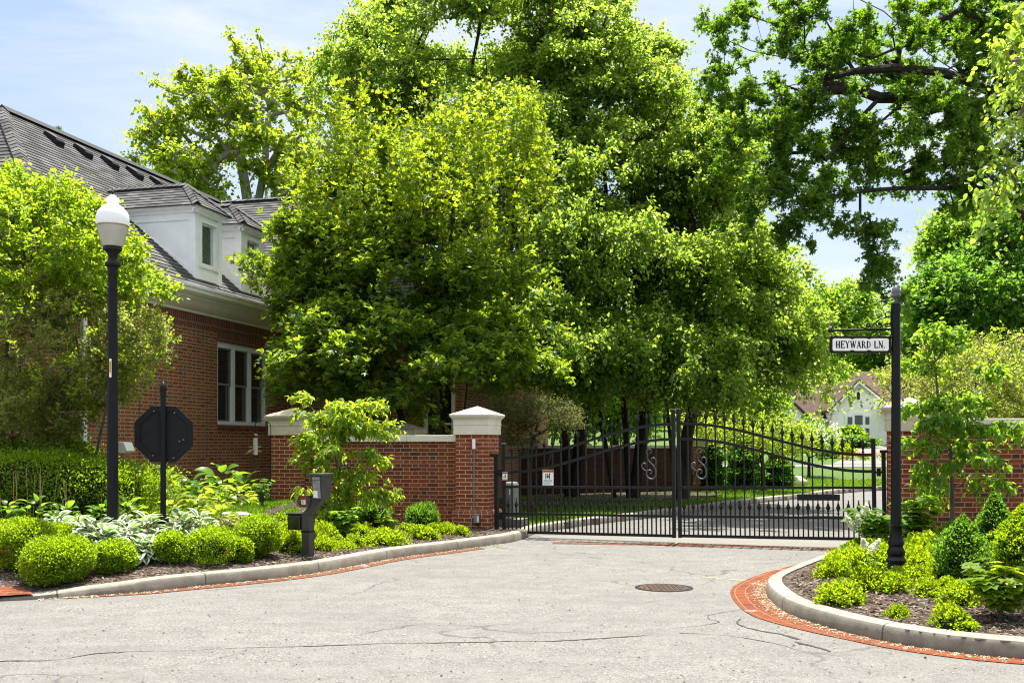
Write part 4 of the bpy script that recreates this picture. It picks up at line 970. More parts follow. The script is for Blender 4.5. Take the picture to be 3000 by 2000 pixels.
# flat plates left on the gates
mb=MB(); mb.box2((.62,-.05,.60),(.93,-.024,.655)); mb.build('strike_plate',M['iron'],gl)
mb=MB(); mb.box2((.48,.024,.60),(1.10,.04,.69)); mb.build('strike_plate',M['iron'],gr)
for nm,sgn,root,py_ in (('hinge_bar',-1,gl,1.32),('hinge_bar',-1,gr,1.30)):
    s=-1
    mb=MB(); mb.box2((-.17,-.035,.08),(-.11,.035,1.30)); mb.box2((-.24,-.05,1.30),(-.09,.05,1.345)); mb.build('hinge_bar',M['blackmat'],root)
    mb=MB(); mb.tube([(-.11,0,1.02),(-.03,0,1.02)],.018,8); mb.tube([(-.11,0,.30),(-.03,0,.30)],.018,8); mb.lathe([(.03,.96),(.03,1.08)],10,(-.07,0,0)); mb.lathe([(.03,.24),(.03,.36)],10,(-.07,0,0)); mb.build('hinge',M['blackmat'],root)
def on_gate(root,x,y,z): 
    return root.matrix_basis@Vector((x,y,z))
def text_mesh(s,size,mat,parent,name,loc,rot,depth=.0008,align='CENTER'):
    cu=bpy.data.curves.new('t','FONT'); cu.body=s; cu.size=size; cu.align_x=align; cu.align_y='CENTER'; cu.extrude=depth
    o=bpy.data.objects.new('t',cu); COL.objects.link(o); dg=bpy.context.evaluated_depsgraph_get(); me=bpy.data.meshes.new_from_object(o.evaluated_get(dg)); bpy.data.objects.remove(o)
    me.materials.clear(); me.materials.append(mat); return link(name,me,parent,loc,rot)
bpy.context.view_layer.update()
ws=thing('warning_sign','white warning sign with orange header hung on the left gate leaf','sign',tuple(on_gate(gl,.80,-.03,.80)),(0,0,-gphi))
mb=MB(); mb.box2((-.095,-.006,.02),(.095,0,.28)); mb.build('panel',M['paper'],ws)
mb=MB(); mb.box2((-.092,-.009,.235),(.092,-.0065,.277)); mb.build('header',M['orange'],ws)
text_mesh('WARNING',.038,M['black'],ws,'lettering',(.012,-.0105,.256),(PI/2,0,0))
mb=MB(); mb.prism([(-.078,.243),(-.056,.243),(-.067,.268)],'y',-.011,-.0095); mb.build('triangle',M['black'],ws)
mb=MB()                                                               # person caught between two bars
mb.prism([(-.045,.13),(-.03,.13),(-.03,.215),(-.045,.215)],'y',-.009,-.0065); mb.prism([(.02,.125),(.034,.125),(.034,.225),(.02,.225)],'y',-.009,-.0065)
mb.prism([(-.02,.15),(.01,.14),(.012,.185),(-.012,.195)],'y',-.009,-.0065); mb.lathe([(.0,-.001),(.013,-.001),(.013,.001)],10,(-.004,0,0)) if False else mb.prism([(-.015,.2),(-.003,.198),(.0,.21),(-.008,.218),(-.017,.212)],'y',-.009,-.0065)
mb.prism([(-.03,.185),(.005,.17),(.006,.178),(-.03,.193)],'y',-.0091,-.0066) if False else None
mb.build('pictogram',M['black'],ws)
text_mesh('Moving Gate Can Cause',.0145,M['black'],ws,'lettering',(0,-.0075,.105),(PI/2,0,0)); text_mesh('Serious Injury or Death',.0145,M['black'],ws,'lettering',(0,-.0075,.088),(PI/2,0,0))
mb=MB()
for k in range(4): mb.box2((-.08,-.008,.07-k*.011),(.06-.02*(k%2),-.0065,.0725-k*.011))
mb.build('small_print',M['grey'],ws)
ns=thing('warning_sign','tiny red and white sign on the left hinge post','sign',tuple(on_gate(gl,.03,-.033,.9)),(0,0,-gphi))
mb=MB(); mb.box2((-.045,-.005,0),(.045,0,.14)); mb.build('panel',M['paper'],ns); mb=MB(); mb.box2((-.043,-.0075,.112),(.043,-.0055,.137)); mb.box2((-.043,-.0075,.003),(.043,-.0055,.018)); mb.build('red_strip',M['red'],ns)
mb=MB(); mb.box2((-.025,-.007,.045),(-.008,-.0055,.06)); mb.box2((.0,-.007,.045),(.016,-.0055,.085)); mb.box2((-.002,-.007,.088),(.012,-.0055,.1)); mb.build('pictogram',M['black'],ns)
op=thing('gate_operator','grey gate motor cabinet on a concrete pad behind the left hinge','cabinet',(hl.x+.16,hl.y+.62,.1),(0,0,-ph))
mb=MB(); mb.box2((-.26,-.22,0),(.2,.22,.16)); mb.build('pad',M['concrete'],op); mb=MB(); mb.box2((-.16,-.16,.22),(.05,.16,.80)); mb.build('cabinet',m_plain('grey_green_metal',(.15,.165,.158),.5,.3,.08,6),op,bevel=.05)
mb=MB(); mb.box2((-.03,-.168,.58),(-.012,-.1605,.68)); mb.build('handle',M['paper'],op)

# =================================================================== street lamp
def flute(n,amt): return lambda k,z: 1-(amt if k%2 else 0)
lp=P(330,1300,12.2); lz=float(zl(np.array([lp.x]),np.array([12.2]))[0])
lamp=thing('street_lamp','tall black lamp post with white urn globe on the left','street lamp',(lp.x,12.2,lz-.03))
top=1.55+(HOR-568)/3000*12.2-lz+.03
gz=1.55+(HOR-722)/3000*12.2-lz+.03     # bottom of the globe
mb=MB(); mb.lathe([(.066,0),(.064,1.2),(.054,gz-.52)],32,flute=lambda k,z:1-(.07 if k%4 in(0,) else 0)); mb.build('post',M['black'],lamp,smooth=False)
mb=MB(); mb.lathe([(.062,gz-.53),(.062,gz-.505),(.053,gz-.50),(.053,gz-.36),(.058,gz-.35),(.058,gz-.30),(.056,gz-.29),(.062,gz-.25),(.088,gz-.235),(.092,gz-.215),(.088,gz-.20),(.055,gz-.165),(.05,gz-.13),(.06,gz-.09),(.085,gz-.06),(.108,gz-.045),(.11,gz-.02),(.10,gz-.005)],28); mb.build('collar',M['blackmat'],lamp,smooth=True)
tg=NT('lamp_glass'); nzz=tg.noise(tg.objc(),6,4); cc=tg.mix(tg.mr(nzz,.4,.7,0,.25),(.90,.91,.92),(.80,.78,.74)); pb=tg.pbr(cc,.22,.5); trl=tg.n('ShaderNodeBsdfTranslucent',{'Color':(.8,.82,.84,1)}); M['lampglass']=tg.done(tg.n('ShaderNodeMixShader',{0:.6,1:pb.outputs[0],2:trl.outputs[0]}))
tg=NT('lamp_refractor'); sx=tg.n('ShaderNodeSeparateXYZ',{0:tg.objc()}); cc=tg.mix(tg.mr(tg.noise(tg.objc(),5,5),.4,.7,0,.5),(.66,.63,.56),(.42,.36,.27)); pb=tg.pbr(cc,.3,.5); trl=tg.n('ShaderNodeBsdfTranslucent',{'Color':(.7,.66,.56,1)}); M['lamplow']=tg.done(tg.n('ShaderNodeMixShader',{0:.3,1:pb.outputs[0],2:trl.outputs[0]}))
mb=MB(); mb.lathe([(.10,gz-.004),(.115,gz),(.14,gz+.08),(.172,gz+.19),(.182,gz+.235)],40,flute=lambda k,z:1-(.012 if k%2 else 0)); mb.build('refractor',M['lamplow'],lamp,smooth=True)
mb=MB(); mb.lathe([(.184,gz+.235),(.188,gz+.24),(.188,gz+.247),(.184,gz+.252)],32); mb.build('rim',m_plain('rusty_rim',(.30,.22,.13),.6,.3,.4,15),lamp,smooth=True)
mb=MB(); mb.lathe([(.186,gz+.252),(.19,gz+.30),(.187,gz+.36),(.172,gz+.41),(.145,gz+.44),(.128,gz+.452),(.13,gz+.465),(.11,gz+.475),(.085,gz+.49),(.07,gz+.51),(.068,gz+.525),(.08,gz+.545),(.082,gz+.56),(.07,gz+.575),(.052,gz+.585),(.035,gz+.605),(.02,gz+.615)],36); mb.build('globe',M['lampglass'],lamp,smooth=True)
mb=MB(); q=gz+.613; mb.lathe([(.024,q-.01),(.02,q+.005),(.008,q+.015),(.008,q+.03),(.018,q+.04),(.008,q+.05),(.002,q+.085)],10); mb.tube([(-.03,0,q+.04),(.03,0,q+.04)],.006,6); mb.build('finial',M['blackmat'],lamp,smooth=True)
sz=1.55+(HOR-1079)/3000*12.2-lz+.03
mb=MB(); mb.box2((-.014,-.073,sz-.11),(.014,-.066,sz+.11)); mb.build('sticker',M['paper'],lamp,bevel=.003); mb=MB(); mb.box2((-.011,-.0755,sz-.06),(.011,-.0735,sz+.085)); mb.build('sticker_band',M['yellow'],lamp)
mb=MB()
for k in range(6): mb.box2((-.006,-.0772,sz-.045+k*.021),(.006,-.0757,sz-.034+k*.021))
mb.build('sticker_print',M['black'],lamp)

# =================================================================== stop sign seen from behind
sp_=P(478,1300,12.9); sz0=float(zl(np.array([sp_.x]),np.array([12.9]))[0])
sg=thing('stop_sign','back of a black framed octagonal road sign on a slim post','road sign',(sp_.x,12.9,sz0-.02),(0,0,math.radians(9)))
zt=1.55+(HOR-1118)/3000*12.9-sz0+.02; zc=1.55+(HOR-1271)/3000*12.9-sz0+.02
mb=MB(); mb.lathe([(.045,0),(.036,.32),(.034,zt-.17)],16); mb.build('post',M['black'],sg,smooth=True)
zb0=1.55+(HOR-1515)/3000*12.9-sz0
mb=MB(); mb.lathe([(.075,0),(.07,.12),(.062,.2),(.07,.22),(.07,.25),(.055,.27),(.06,zb0-.06),(.052,zb0-.03),(.056,zb0),(.04,zb0+.02)],20); mb.build('base',M['black'],sg,smooth=True)
mb=MB(); mb.lathe([(.04,zt-.18),(.04,zt-.15),(.036,zt-.14),(.036,zt-.12),(.044,zt-.11),(.046,zt-.085),(.04,zt-.05),(.024,zt-.015),(.006,zt)],16); mb.build('finial',M['black'],sg,smooth=True)
R=.385; oc=[(R*math.cos(PI/8+k*PI/4),zc+R*math.sin(PI/8+k*PI/4)) for k in range(8)]; oi=[(.8*x,zc+.8*(z-zc)) for x,z in oc]
mb=MB(); mb.prism(oc,'y',.055,.062); mb.build('plate',M['blackmat'],sg)
mb=MB()
for k in range(8):
    a,b,c,d=oc[k],oc[(k+1)%8],oi[(k+1)%8],oi[k]; e=.004
    mb.prism([a,b,c,d],'y',.040,.0545)
mb.build('border',M['black'],sg,bevel=.004)
mb=MB(); mb.prism(oc,'y',.0625,.066); mb.build('face',M['red'],sg)
mb=MB()
for z in (zc+.29,zc-.29): mb.box2((-.05,.02,z-.02),(.05,.054,z+.02))
mb.build('bracket',M['blackmat'],sg)
for bx_,bz_ in ((-.12,.29),(.13,.27),(-.13,-.27),(.12,-.3),(.24,-.07),(.19,-.09)):
    mb=MB(); mb.box2((bx_-.007,.035,zc+bz_-.007),(bx_+.007,.0545 if abs(bz_)<.2 else .0395,zc+bz_+.007)); mb.build('bolt',M['steel'],sg)

# =================================================================== keypad pedestal and things on it
kp=P(905,1300,13.0); kz=float(zl(np.array([kp.x]),np.array([13.0]))[0]); kb=(kp.x,13.0,kz-.02)
ped=thing('keypad_post','dark entry keypad on a cranked post at the kerb','entry keypad',kb,(0,0,math.radians(-24)))
zz=lambda py:1.55+(HOR-py)/3000*13.0-kz+.02
mb=MB(); mb.box2((-.075,-.055,0),(.045,.055,zz(1508))); mb.build('post',M['post_metal'] if 'post_metal' in M else m_plain('dull_bronze',(.045,.042,.040),.55,.4,.25,12),ped,bevel=.005)
pm=ped.children[0].data.materials[0]
mb=MB(); mb.box2((-.08,-.06,zz(1558)),(.05,.06,zz(1553))); mb.build('seam_band',M['blackmat'],ped)
mb=MB(); mb.prism([(-.075,zz(1508)),(.045,zz(1508)),(.225,zz(1462)),(.225,zz(1452)),(.125,zz(1452))],'y',-.053,.053); mb.build('arm',pm,ped,bevel=.004)
bx0,bx1=.125,.275; zb_,zt_=zz(1460),zz(1392)
mb=MB(); mb.add([(bx0+.02,-.10,zb_),(bx1-.02,-.10,zb_),(bx1-.02,.10,zb_),(bx0+.02,.10,zb_),(bx0-.012,-.13,zt_),(bx1+.012,-.13,zt_),(bx1,.12,zt_),(bx0,.12,zt_)],[(0,1,5,4),(1,2,6,5),(2,3,7,6),(3,0,4,7),(4,5,6,7),(3,2,1,0)]); mb.build('housing',pm,ped)
mb=MB(); mb.box2((bx0-.02,-.155,zt_),(bx1+.02,.122,zt_+.03)); mb.build('hood',pm,ped,bevel=.006)
fx=MB(); sl=lambda z:-.104-.03*(z-zb_)/(zt_-zb_)
def slab(a,b,z0,z1,t,mat,nm): 
    mb=MB(); mb.add([(a,sl(z0)-t,z0),(b,sl(z0)-t,z0),(b,sl(z1)-t,z1),(a,sl(z1)-t,z1),(a,sl(z0),z0),(b,sl(z0),z0),(b,sl(z1),z1),(a,sl(z1),z1)],[(0,1,2,3),(4,7,6,5),(0,4,5,1),(3,2,6,7),(0,3,7,4),(1,5,6,2)]); return mb.build(nm,mat,ped)
slab(bx0+.02,bx1-.02,zb_+.015,zt_-.055,.004,M['grey_panel'] if 'grey_panel' in M else m_plain('brushed_panel',(.24,.24,.23),.45,.5,.2,18,metal=.4),'panel')
slab(bx0+.02,bx1-.02,zt_-.05,zt_-.012,.006,m_plain('light_bar',(.22,.22,.21),.45,.4,.1,18),'display')
slab(bx0+.024,bx0+.088,zb_+.022,zb_+.11,.007,M['paper'],'note')
for i in range(3):
    for j in range(4): slab(bx0+.06+i*.013,bx0+.07+i*.013,zb_+.13+j*.017,zb_+.142+j*.017,.007,M['grey'],'key')
for j in range(3): slab(bx0+.115,bx0+.128,zb_+.03+j*.035,zb_+.045+j*.035,.007,M['grey'],'button')
bxm=thing('junction_box','shiny black metal box on the back of the keypad post','box',kb,(0,0,math.radians(-24)))
mb=MB(); mb.box2((-.285,-.07,zz(1552)),(-.09,.10,zz(1508))); mb.build('case',M['gloss_black'] if 'gloss_black' in M else m_plain('gloss_black',(.012,.014,.011),.15,.6,.1,6),bxm,bevel=.015)
mb=MB(); mb.box2((-.295,-.08,zz(1508)+.001),(-.085,.11,zz(1503))); mb.build('lid',M['blackmat'],bxm,bevel=.006)
potp=thing('flower_pot','small plastic plant pot with red label balanced on the keypad arm','plant pot',(kb[0]-.025,12.95,kb[2]+zz(1482)))
mb=MB(); mb.lathe([(.055,0),(.062,.02),(.08,.125),(.086,.125),(.086,.14),(.078,.14),(.07,.11)],20); mb.build('pot',m_plain('dark_pot',(.05,.05,.052),.5,.3,.1,8),potp,smooth=True)
def pot_wrap(a0,a1,z0,z1,mat,nm,o=.0015):
    mb=MB(); n=8; vs=[];fs=[]
    for k in range(n+1):
        a=a0+(a1-a0)*k/n
        for z in (z0,z1): r_=.062+(z-.02)*.1715+o; vs.append((r_*math.cos(a),r_*math.sin(a),z))
    for k in range(n): fs.append((2*k,2*k+2,2*k+3,2*k+1))
    mb.add(vs,fs); mb.build(nm,mat,potp)
pot_wrap(-2.55,-1.35,.02,.12,M['red'],'label'); pot_wrap(-2.4,-1.5,.028,.085,M['paper'],'label_print',.003); pot_wrap(-2.2,-1.7,.035,.078,m_plain('pale_print',(.45,.52,.38),.6,.2,.2,40),'label_print',.0042)
r=np.random.default_rng(31); n=34; aa=r.uniform(0,2*PI,n); rr_=r.uniform(.02,.15,n); Pp=np.stack([rr_*np.cos(aa)-.03,rr_*np.sin(aa)*.6,.15+r.uniform(0,.12,n)],-1); A=np.stack([np.cos(aa),np.sin(aa)*.6,-.7*np.ones(n)],-1)
foliage('leaves',T_leaf(.22,.06,.3),Pp,A,np.stack([np.cos(aa)*.6,np.sin(aa)*.6,np.ones(n)],-1),r.uniform(.06,.11,n),M['sapling'],potp)
mb=MB()
for k in range(5): mb.tube([(0,0,.12),(.03*math.cos(k),.03*math.sin(k),.2),(.08*math.cos(k)-.03,.05*math.sin(k),.24)],.003,5)
mb.build('stems',M['straw'],potp)

# =================================================================== street name post
np_=P(2625,1300,10.25); nz_=float(zr(np.array([np_.x]),np.array([10.25]))[0])
sn=thing('street_name_post','black post with hanging street name sign at right','street sign',(np_.x,10.25,nz_-.03))
hz=lambda py:1.55+(HOR-py)/3000*10.25-nz_+.03
zt=hz(835); zs=hz(1548); 
mb=MB(); mb.lathe([(.056,zs-.05),(.049,zs+.3),(.041,zt-.17)],24); mb.build('post',M['black'],sn,smooth=True)
z1=hz(1712); f_=lambda py:hz(py)
mb=MB(); mb.lathe([(.105,-.02),(.10,z1),(.092,f_(1690)),(.083,f_(1652)),(.082,f_(1648)),(.098,f_(1645)),(.098,f_(1638)),(.082,f_(1633)),(.076,f_(1628)),(.088,f_(1622)),(.09,f_(1614)),(.074,f_(1606)),(.066,f_(1598)),(.078,f_(1594)),(.078,f_(1586)),(.066,f_(1580)),(.060,f_(1560)),(.062,f_(1543)),(.066,f_(1541)),(.066,f_(1537)),(.05,f_(1534))],28); mb.build('base',M['black'],sn,smooth=True)
mb=MB(); mb.lathe([(.047,zt-.185),(.047,zt-.175),(.018,zt-.165),(.014,zt-.145),(.024,zt-.135),(.05,zt-.115),(.052,zt-.105),(.048,zt-.10),(.046,zt-.08),(.036,zt-.04),(.018,zt-.012),(.003,zt)],18,flute=None); mb.build('finial',m_plain('grey_finial',(.075,.08,.088),.5,.4,.25,14),sn,smooth=True)
mb=MB(); mb.lathe([(.049,zt-.27),(.049,zt-.185),(.046,zt-.18)],8); mb.build('collar',M['black'],sn)
# arm, scrolls, panel lie in the local xz plane, turned a little
br=MB(); az=hz(964); ax0=-.66
br.tube([(-.04,0,az),(ax0+.02,0,az-.012)],.0125,10); br.lathe([(.001,-.026),(.018,-.02),(.026,0),(.018,.02),(.001,.026)],12,(ax0,0,az-.012))
def sc(pts,w=.0075): br.tube([(x,0,az+z) for x,z in catmull(pts,.012)],w,6)
sc([(-.045,.13),(-.10,.12),(-.17,.095),(-.215,.055),(-.25,.03),(-.29,.02),(-.325,.015)],.008)
sc([(-.29,.02),(-.295,.045),(-.275,.06),(-.258,.048),(-.265,.035)],.006)
sc([(-.05,.16),(-.07,.175),(-.10,.165),(-.105,.14),(-.09,.125),(-.075,.135)],.006)
sc([(-.05,.10),(-.055,.05),(-.075,.025),(-.105,.03),(-.105,.055),(-.085,.06),(-.08,.045)],.0065)
sc([(-.17,.095),(-.20,.06),(-.19,.03),(-.16,.02),(-.14,.035),(-.15,.055)],.006)
br.box2((-.05,-.012,az-.06),(-.035,.012,az+.21)); 
br.lathe([(.002,-.018),(.016,-.008),(.018,.006),(.004,.02)],10,(-.165,0,az+.052)); br.build('bracket',M['black'],sn,smooth=True)
px0,px1=-.665,-.052; pz0,pz1=hz(1034),hz(985)
mb=MB()
for x in (-.56,-.16): mb.tube([(x,0,az),(x,0,pz1)],.005,6)
mb.build('hanger',M['black'],sn)
fb=MB(); fb.box2((px0,-.012,pz0),(px1,.012,pz1)); pan=fb.build('sign_panel',M['black'],sn,bevel=.003)
mb=MB(); cxs=(px0+px1)/2; w=(px1-px0)/2-.026; h=(pz1-pz0)/2-.022; czs=(pz0+pz1)/2
q=[(-w,-h+.012),(-w+.012,-h),(-w*.38,-h),(-w*.34,-h+.008),(-w*.26,-h+.008),(-w*.22,-h),(w*.22,-h),(w*.26,-h+.008),(w*.34,-h+.008),(w*.38,-h),(w-.012,-h),(w,-h+.012),(w,h-.012),(w-.012,h),(w*.38,h),(w*.34,h-.008),(w*.26,h-.008),(w*.22,h),(-w*.22,h),(-w*.26,h-.008),(-w*.34,h-.008),(-w*.38,h),(-w+.012,h),(-w,h-.012)]
mb.prism([(cxs+x,czs+z) for x,z in q],'y',-.0145,-.0125); mb.build('white_face',m_plain('white_enamel',(.86,.86,.80),.45,.35,.1,10),pan)
# serif capitals drawn as strokes
LET={'H':(.86,[('s',.2,0,.2,1,.235),('s',.66,0,.66,1,.235),('s',.2,.5,.66,.5,.13)],[(.2,0),(.2,1),(.66,0),(.66,1)]),
 'E':(.78,[('s',.2,0,.2,1,.235),('s',.2,.96,.7,.96,.12),('s',.2,.04,.7,.04,.12),('s',.2,.52,.52,.52,.12),('s',.69,.8,.69,1,.11),('s',.69,0,.69,.2,.11),('s',.52,.42,.52,.62,.11)],[(.2,0),(.2,1)]),
 'Y':(.86,[('s',.18,1,.43,.45,.22),('s',.70,1,.43,.45,.12),('s',.43,0,.43,.5,.235)],[(.18,1),(.70,1),(.43,0)]),
 'W':(1.12,[('s',.14,1,.36,.02,.22),('s',.36,.02,.56,.95,.12),('s',.54,1,.76,.02,.22),('s',.76,.02,.98,1,.12)],[(.14,1),(.54,1),(.98,1)]),
 'A':(.86,[('s',.43,1,.16,0,.12),('s',.41,1,.70,0,.235),('s',.25,.34,.58,.34,.12)],[(.16,0),(.70,0)]),
 'R':(.86,[('s',.2,0,.2,1,.235),('a',.3,.73,.27,.23,.15),('s',.2,.96,.36,.96,.12),('s',.2,.5,.36,.5,.12),('s',.42,.5,.70,0,.22)],[(.2,0),(.2,1),(.74,0)]),
 'D':(.88,[('s',.2,0,.2,1,.235),('a',.3,.5,.38,.46,.17),('s',.2,.96,.36,.96,.12),('s',.2,.04,.36,.04,.12)],[(.2,0),(.2,1)]),
 'L':(.78,[('s',.2,0,.2,1,.235),('s',.2,.04,.7,.04,.12),('s',.69,0,.69,.26,.12)],[(.2,0),(.2,1)]),
 'N':(.90,[('s',.17,0,.17,1,.12),('s',.15,1,.70,0,.235),('s',.72,0,.72,1,.12)],[(.17,0),(.17,1),(.72,1)]),
 '.':(.34,[('s',.15,.0,.15,.16,.17)],[]),' ':(.42,[],[])}
def letters(s,height,parent,x_mid,z0,y,mat,squash=.86):
    wd_=sum(LET[c][0] for c in s)*height*squash; x=x_mid-wd_/2
    for c in s:
        a,st,se=LET[c]; mb=MB(); k=height; e=0
        def quad(x0,z0_,x1,z1_,w):
            nonlocal e
            d=Vector((x1-x0,0,z1_-z0_)); 
            if abs(d.z)>=abs(d.x)*.5 and abs(d.z)>.05: n_=Vector((1,0,0))*(w/2)
            else: n_=Vector((0,0,1))*(w/2)
            e+=.00012; yy=y-e; pp=[(x0+n_.x,z0_+n_.z),(x0-n_.x,z0_-n_.z),(x1-n_.x,z1_-n_.z),(x1+n_.x,z1_+n_.z)]
            mb.add([(x+px*k*squash,yy,z0+pz*k) for px,pz in pp],[(0,1,2,3)])
        for t in st:
            if t[0]=='s': quad(*t[1:])
            else:
                _,cx,cz,rx_,rz_,w=t; n=10; e+=.00012; vs=[]
                for i in range(n+1):
                    an=-PI/2+PI*i/n
                    for kk in (0,1):
                        ox=(w*abs(math.cos(an))+.085*abs(math.sin(an)))*kk
                        vs.append((x+(cx+(rx_-ox*abs(math.cos(an)))*math.cos(an)+.08)*k*squash,y-e,z0+(cz+(rz_-ox*abs(math.sin(an)))*math.sin(an))*k))
                mb.add(vs,[(2*i,2*i+2,2*i+3,2*i+1) for i in range(n)])
        for px,pz in se: quad(px-.15,abs(pz-.03),px+.15,abs(pz-.03),.06)
        if st: mb.build('letter',mat,parent)
        x+=a*height*squash
letters('HEYWARD LN.',.072,pan,cxs-.002,czs-.035,-.0150,M['black'],.80)

# =================================================================== bird feeder by the house wall
fp=P(745,1300,17.6); fz=float(zl(np.array([fp.x]),np.array([17.6]))[0])
hk=thing('shepherd_hook','thin black shepherd hook by the brick house','hook',(fp.x+.18,17.7,fz-.05))
zt=1.55+(HOR-1228)/3000*17.6-fz+.05
arc=[(-.06+.14*math.cos(a),0,zt-.14+.14*math.sin(a)) for a in np.linspace(0,PI,14)]
mb=MB(); mb.tube([(.08,0,0),(.08,0,zt-.14)]+arc[1:]+[(-.205,0,zt-.19),(-.19,0,zt-.22),(-.17,0,zt-.21)],.008,6); mb.build('rod',M['iron'],hk)
fd=thing('bird_feeder','clear tube bird feeder with black cap hanging from the hook','bird feeder',(fp.x-.005,17.7,1.55+(HOR-1332)/3000*17.6))
mb=MB(); mb.lathe([(.055,.30),(.06,.30),(.058,.33),(.03,.36),(.008,.365)],16); mb.tube([(0,0,.36),(0,0,.60)],.003,5); mb.lathe([(.05,-.03),(.052,.0),(.03,.0)],16); mb.build('cap',M['blackmat'],fd,smooth=True)
mb=MB(); mb.lathe([(.042,0),(.042,.30)],16); mb.build('tube',m_plain('seed_tube',(.42,.40,.32),.25,.5,.35,18),fd,smooth=True)
mb=MB()
for z in (.06,.14): mb.tube([(-.10,0,z),(.10,0,z)],.004,5)
mb.build('perch',M['grey'],fd)
bd=thing('bird','small brown bird clinging to the tube feeder','bird',(fp.x-.085,17.67,1.55+(HOR-1325)/3000*17.6))
mb=MB(); mb.tube([(-.085,0,-.035),(-.055,0,-.02),(-.03,0,-.005),(0,0,.012),(.022,0,.028),(.036,0,.04),(.05,0,.045),(.062,0,.043),(.072,0,.040)],[.006,.012,.024,.032,.028,.021,.019,.008,.002],10); mb.build('body',m_plain('brown_plumage',(.20,.13,.07),.8,.1,.4,40),bd,smooth=True)

# =================================================================== white house far behind the gate
def Yp(px,py,Y): return P(px,py,Y)
FY=80.0; fx=lambda px:(px-1500)/3000*FY; fzv=lambda py:CAMZ+(HOR-py)/3000*FY; gz0=float(zfar(0,FY))
hb=fx(2500)
wh=thing('white_house','white stuccoed house with brown roof far beyond the gate','house',(hb,FY,gz0-.3))
lx=lambda px:fx(px)-hb; lz_=lambda py:fzv(py)-gz0+.3
stucco=m_plain('white_stucco',(.93,.88,.84),.8,.2,.05,3); broof=m_plain('brown_shingle',(.085,.055,.046),.9,.15,.25,2.5)
mb=MB(); gx0,gx1=lx(2440),lx(2596); ge=lz_(1195); gp_=lz_(1118); gm=lx(2513)
mb.prism([(gx0,0),(gx1,0),(gx1,lz_(1185)),(gm,gp_),(gx0,ge)],'y',-.0,8); mb.box2((lx(2160),1.6,0),(gx0-.01,9,lz_(1228))); mb.box2((gx1+.01,1.2,0),(lx(2760),10,lz_(1195)))
mb.prism([(lx(2230),0),(lx(2373),0),(lx(2373),lz_(1228)),(lx(2310),lz_(1168)),(lx(2230),lz_(1228))],'y',.2,6)
mb.build('wall',stucco,wh)
mb=MB(); t_=.18
def gable_roof(x0,xm,x1,z0,zm,y0,y1,z1=None):
    z1=z0 if z1 is None else z1; k0=(zm-z0)/(xm-x0); k1=(zm-z1)/(x1-xm); e=.35
    mb.prism([(x0-e,z0-e*k0),(xm,zm+.0),(xm,zm+t_),(x0-e,z0-e*k0+t_)],'y',y0-.3,y1); mb.prism([(xm,zm+.0),(x1+e,z1-e*k1),(x1+e,z1-e*k1+t_),(xm,zm+t_)],'y',y0-.3,y1)
gable_roof(gx0,gm,gx1,ge+.02,gp_+.02,0,9,lz_(1185)+.02); gable_roof(lx(2230),lx(2310),lx(2373),lz_(1228)+.02,lz_(1168)+.02,.2,7)
def hip(x0,x1,y0,y1,z0,zr_,ins0,ins1):
    ym=(y0+y1)/2; mb.add([(x0,y0,z0),(x1,y0,z0),(x1,y1,z0),(x0,y1,z0),(x0+ins0,ym,zr_),(x1-ins1,ym,zr_)],[(0,1,5,4),(1,2,5),(2,3,4,5),(3,0,4),(3,2,1,0)])
hip(lx(2150),lx(2620),1.2,11,lz_(1232),lz_(1088),4.0,3.2); hip(gx1-2.5,lx(2780),.8,11,lz_(1192),lz_(1072),2.0,3.0)
mb.build('roof',broof,wh)
mb=MB(); k0=(gp_-ge)/(gm-gx0); k1=(gp_-lz_(1185))/(gx1-gm)
mb.prism([(gx0-.35,ge-.35*k0-.12),(gm,gp_-.13),(gm,gp_+.05),(gx0-.35,ge-.35*k0+.06)],'y',-.36,-.30); mb.prism([(gm,gp_-.13),(gx1+.35,lz_(1185)-.35*k1-.12),(gx1+.35,lz_(1185)-.35*k1+.06),(gm,gp_+.05)],'y',-.36,-.30)
mb.box2((lx(2375),1.0,lz_(1233)),(gx0-.02,1.25,lz_(1226))); mb.build('trim',M['white'],wh)
mb=MB(); w0,w1,wt_,wb_=lx(2475),lx(2552),lz_(1216),lz_(1302)
mb.box2((w0,-.09,wb_),(w1,0,wt_)); mb.prism([(lx(2496),wt_),(lx(2531),wt_),(lx(2526),wt_+.2),(lx(2513),wt_+.27),(lx(2501),wt_+.2)],'y',-.092,0); f=mb.build('window',M['white'],wh)
mb=MB()
for a,b,t,bb in ((2482,2496,1221,1243),(2503,2526,1216,1244),(2534,2546,1221,1243),(2482,2496,1254,1297),(2503,2526,1254,1297),(2534,2546,1254,1297)): mb.box2((lx(a),-.1,lz_(bb)),(lx(b),-.091,lz_(t)))
mb.build('pane',M['glass'],f)
mb=MB(); cx=lx(2514); mb.box2((cx-.27,-.08,lz_(1175)),(cx+.27,0,lz_(1150))); mb.prism([(cx+.27*math.cos(a),lz_(1150)+.27*math.sin(a)) for a in np.linspace(0,PI,10)],'y',-.08,0); f=mb.build('window',M['white'],wh)
mb=MB(); mb.box2((cx-.12,-.09,lz_(1171)),(cx+.12,-.081,lz_(1152))); mb.prism([(cx+.12*math.cos(a),lz_(1152)+.12*math.sin(a)) for a in np.linspace(0,PI,10)],'y',-.09,-.081); mb.build('pane',M['glass'],f)
mb=MB()
for k in range(9): mb.box2((gx0-.05,-.04,.2+k*.42),(gx0+(.4 if k%2 else .28),.01,.2+k*.42+.36))
mb.build('quoins',stucco,wh)
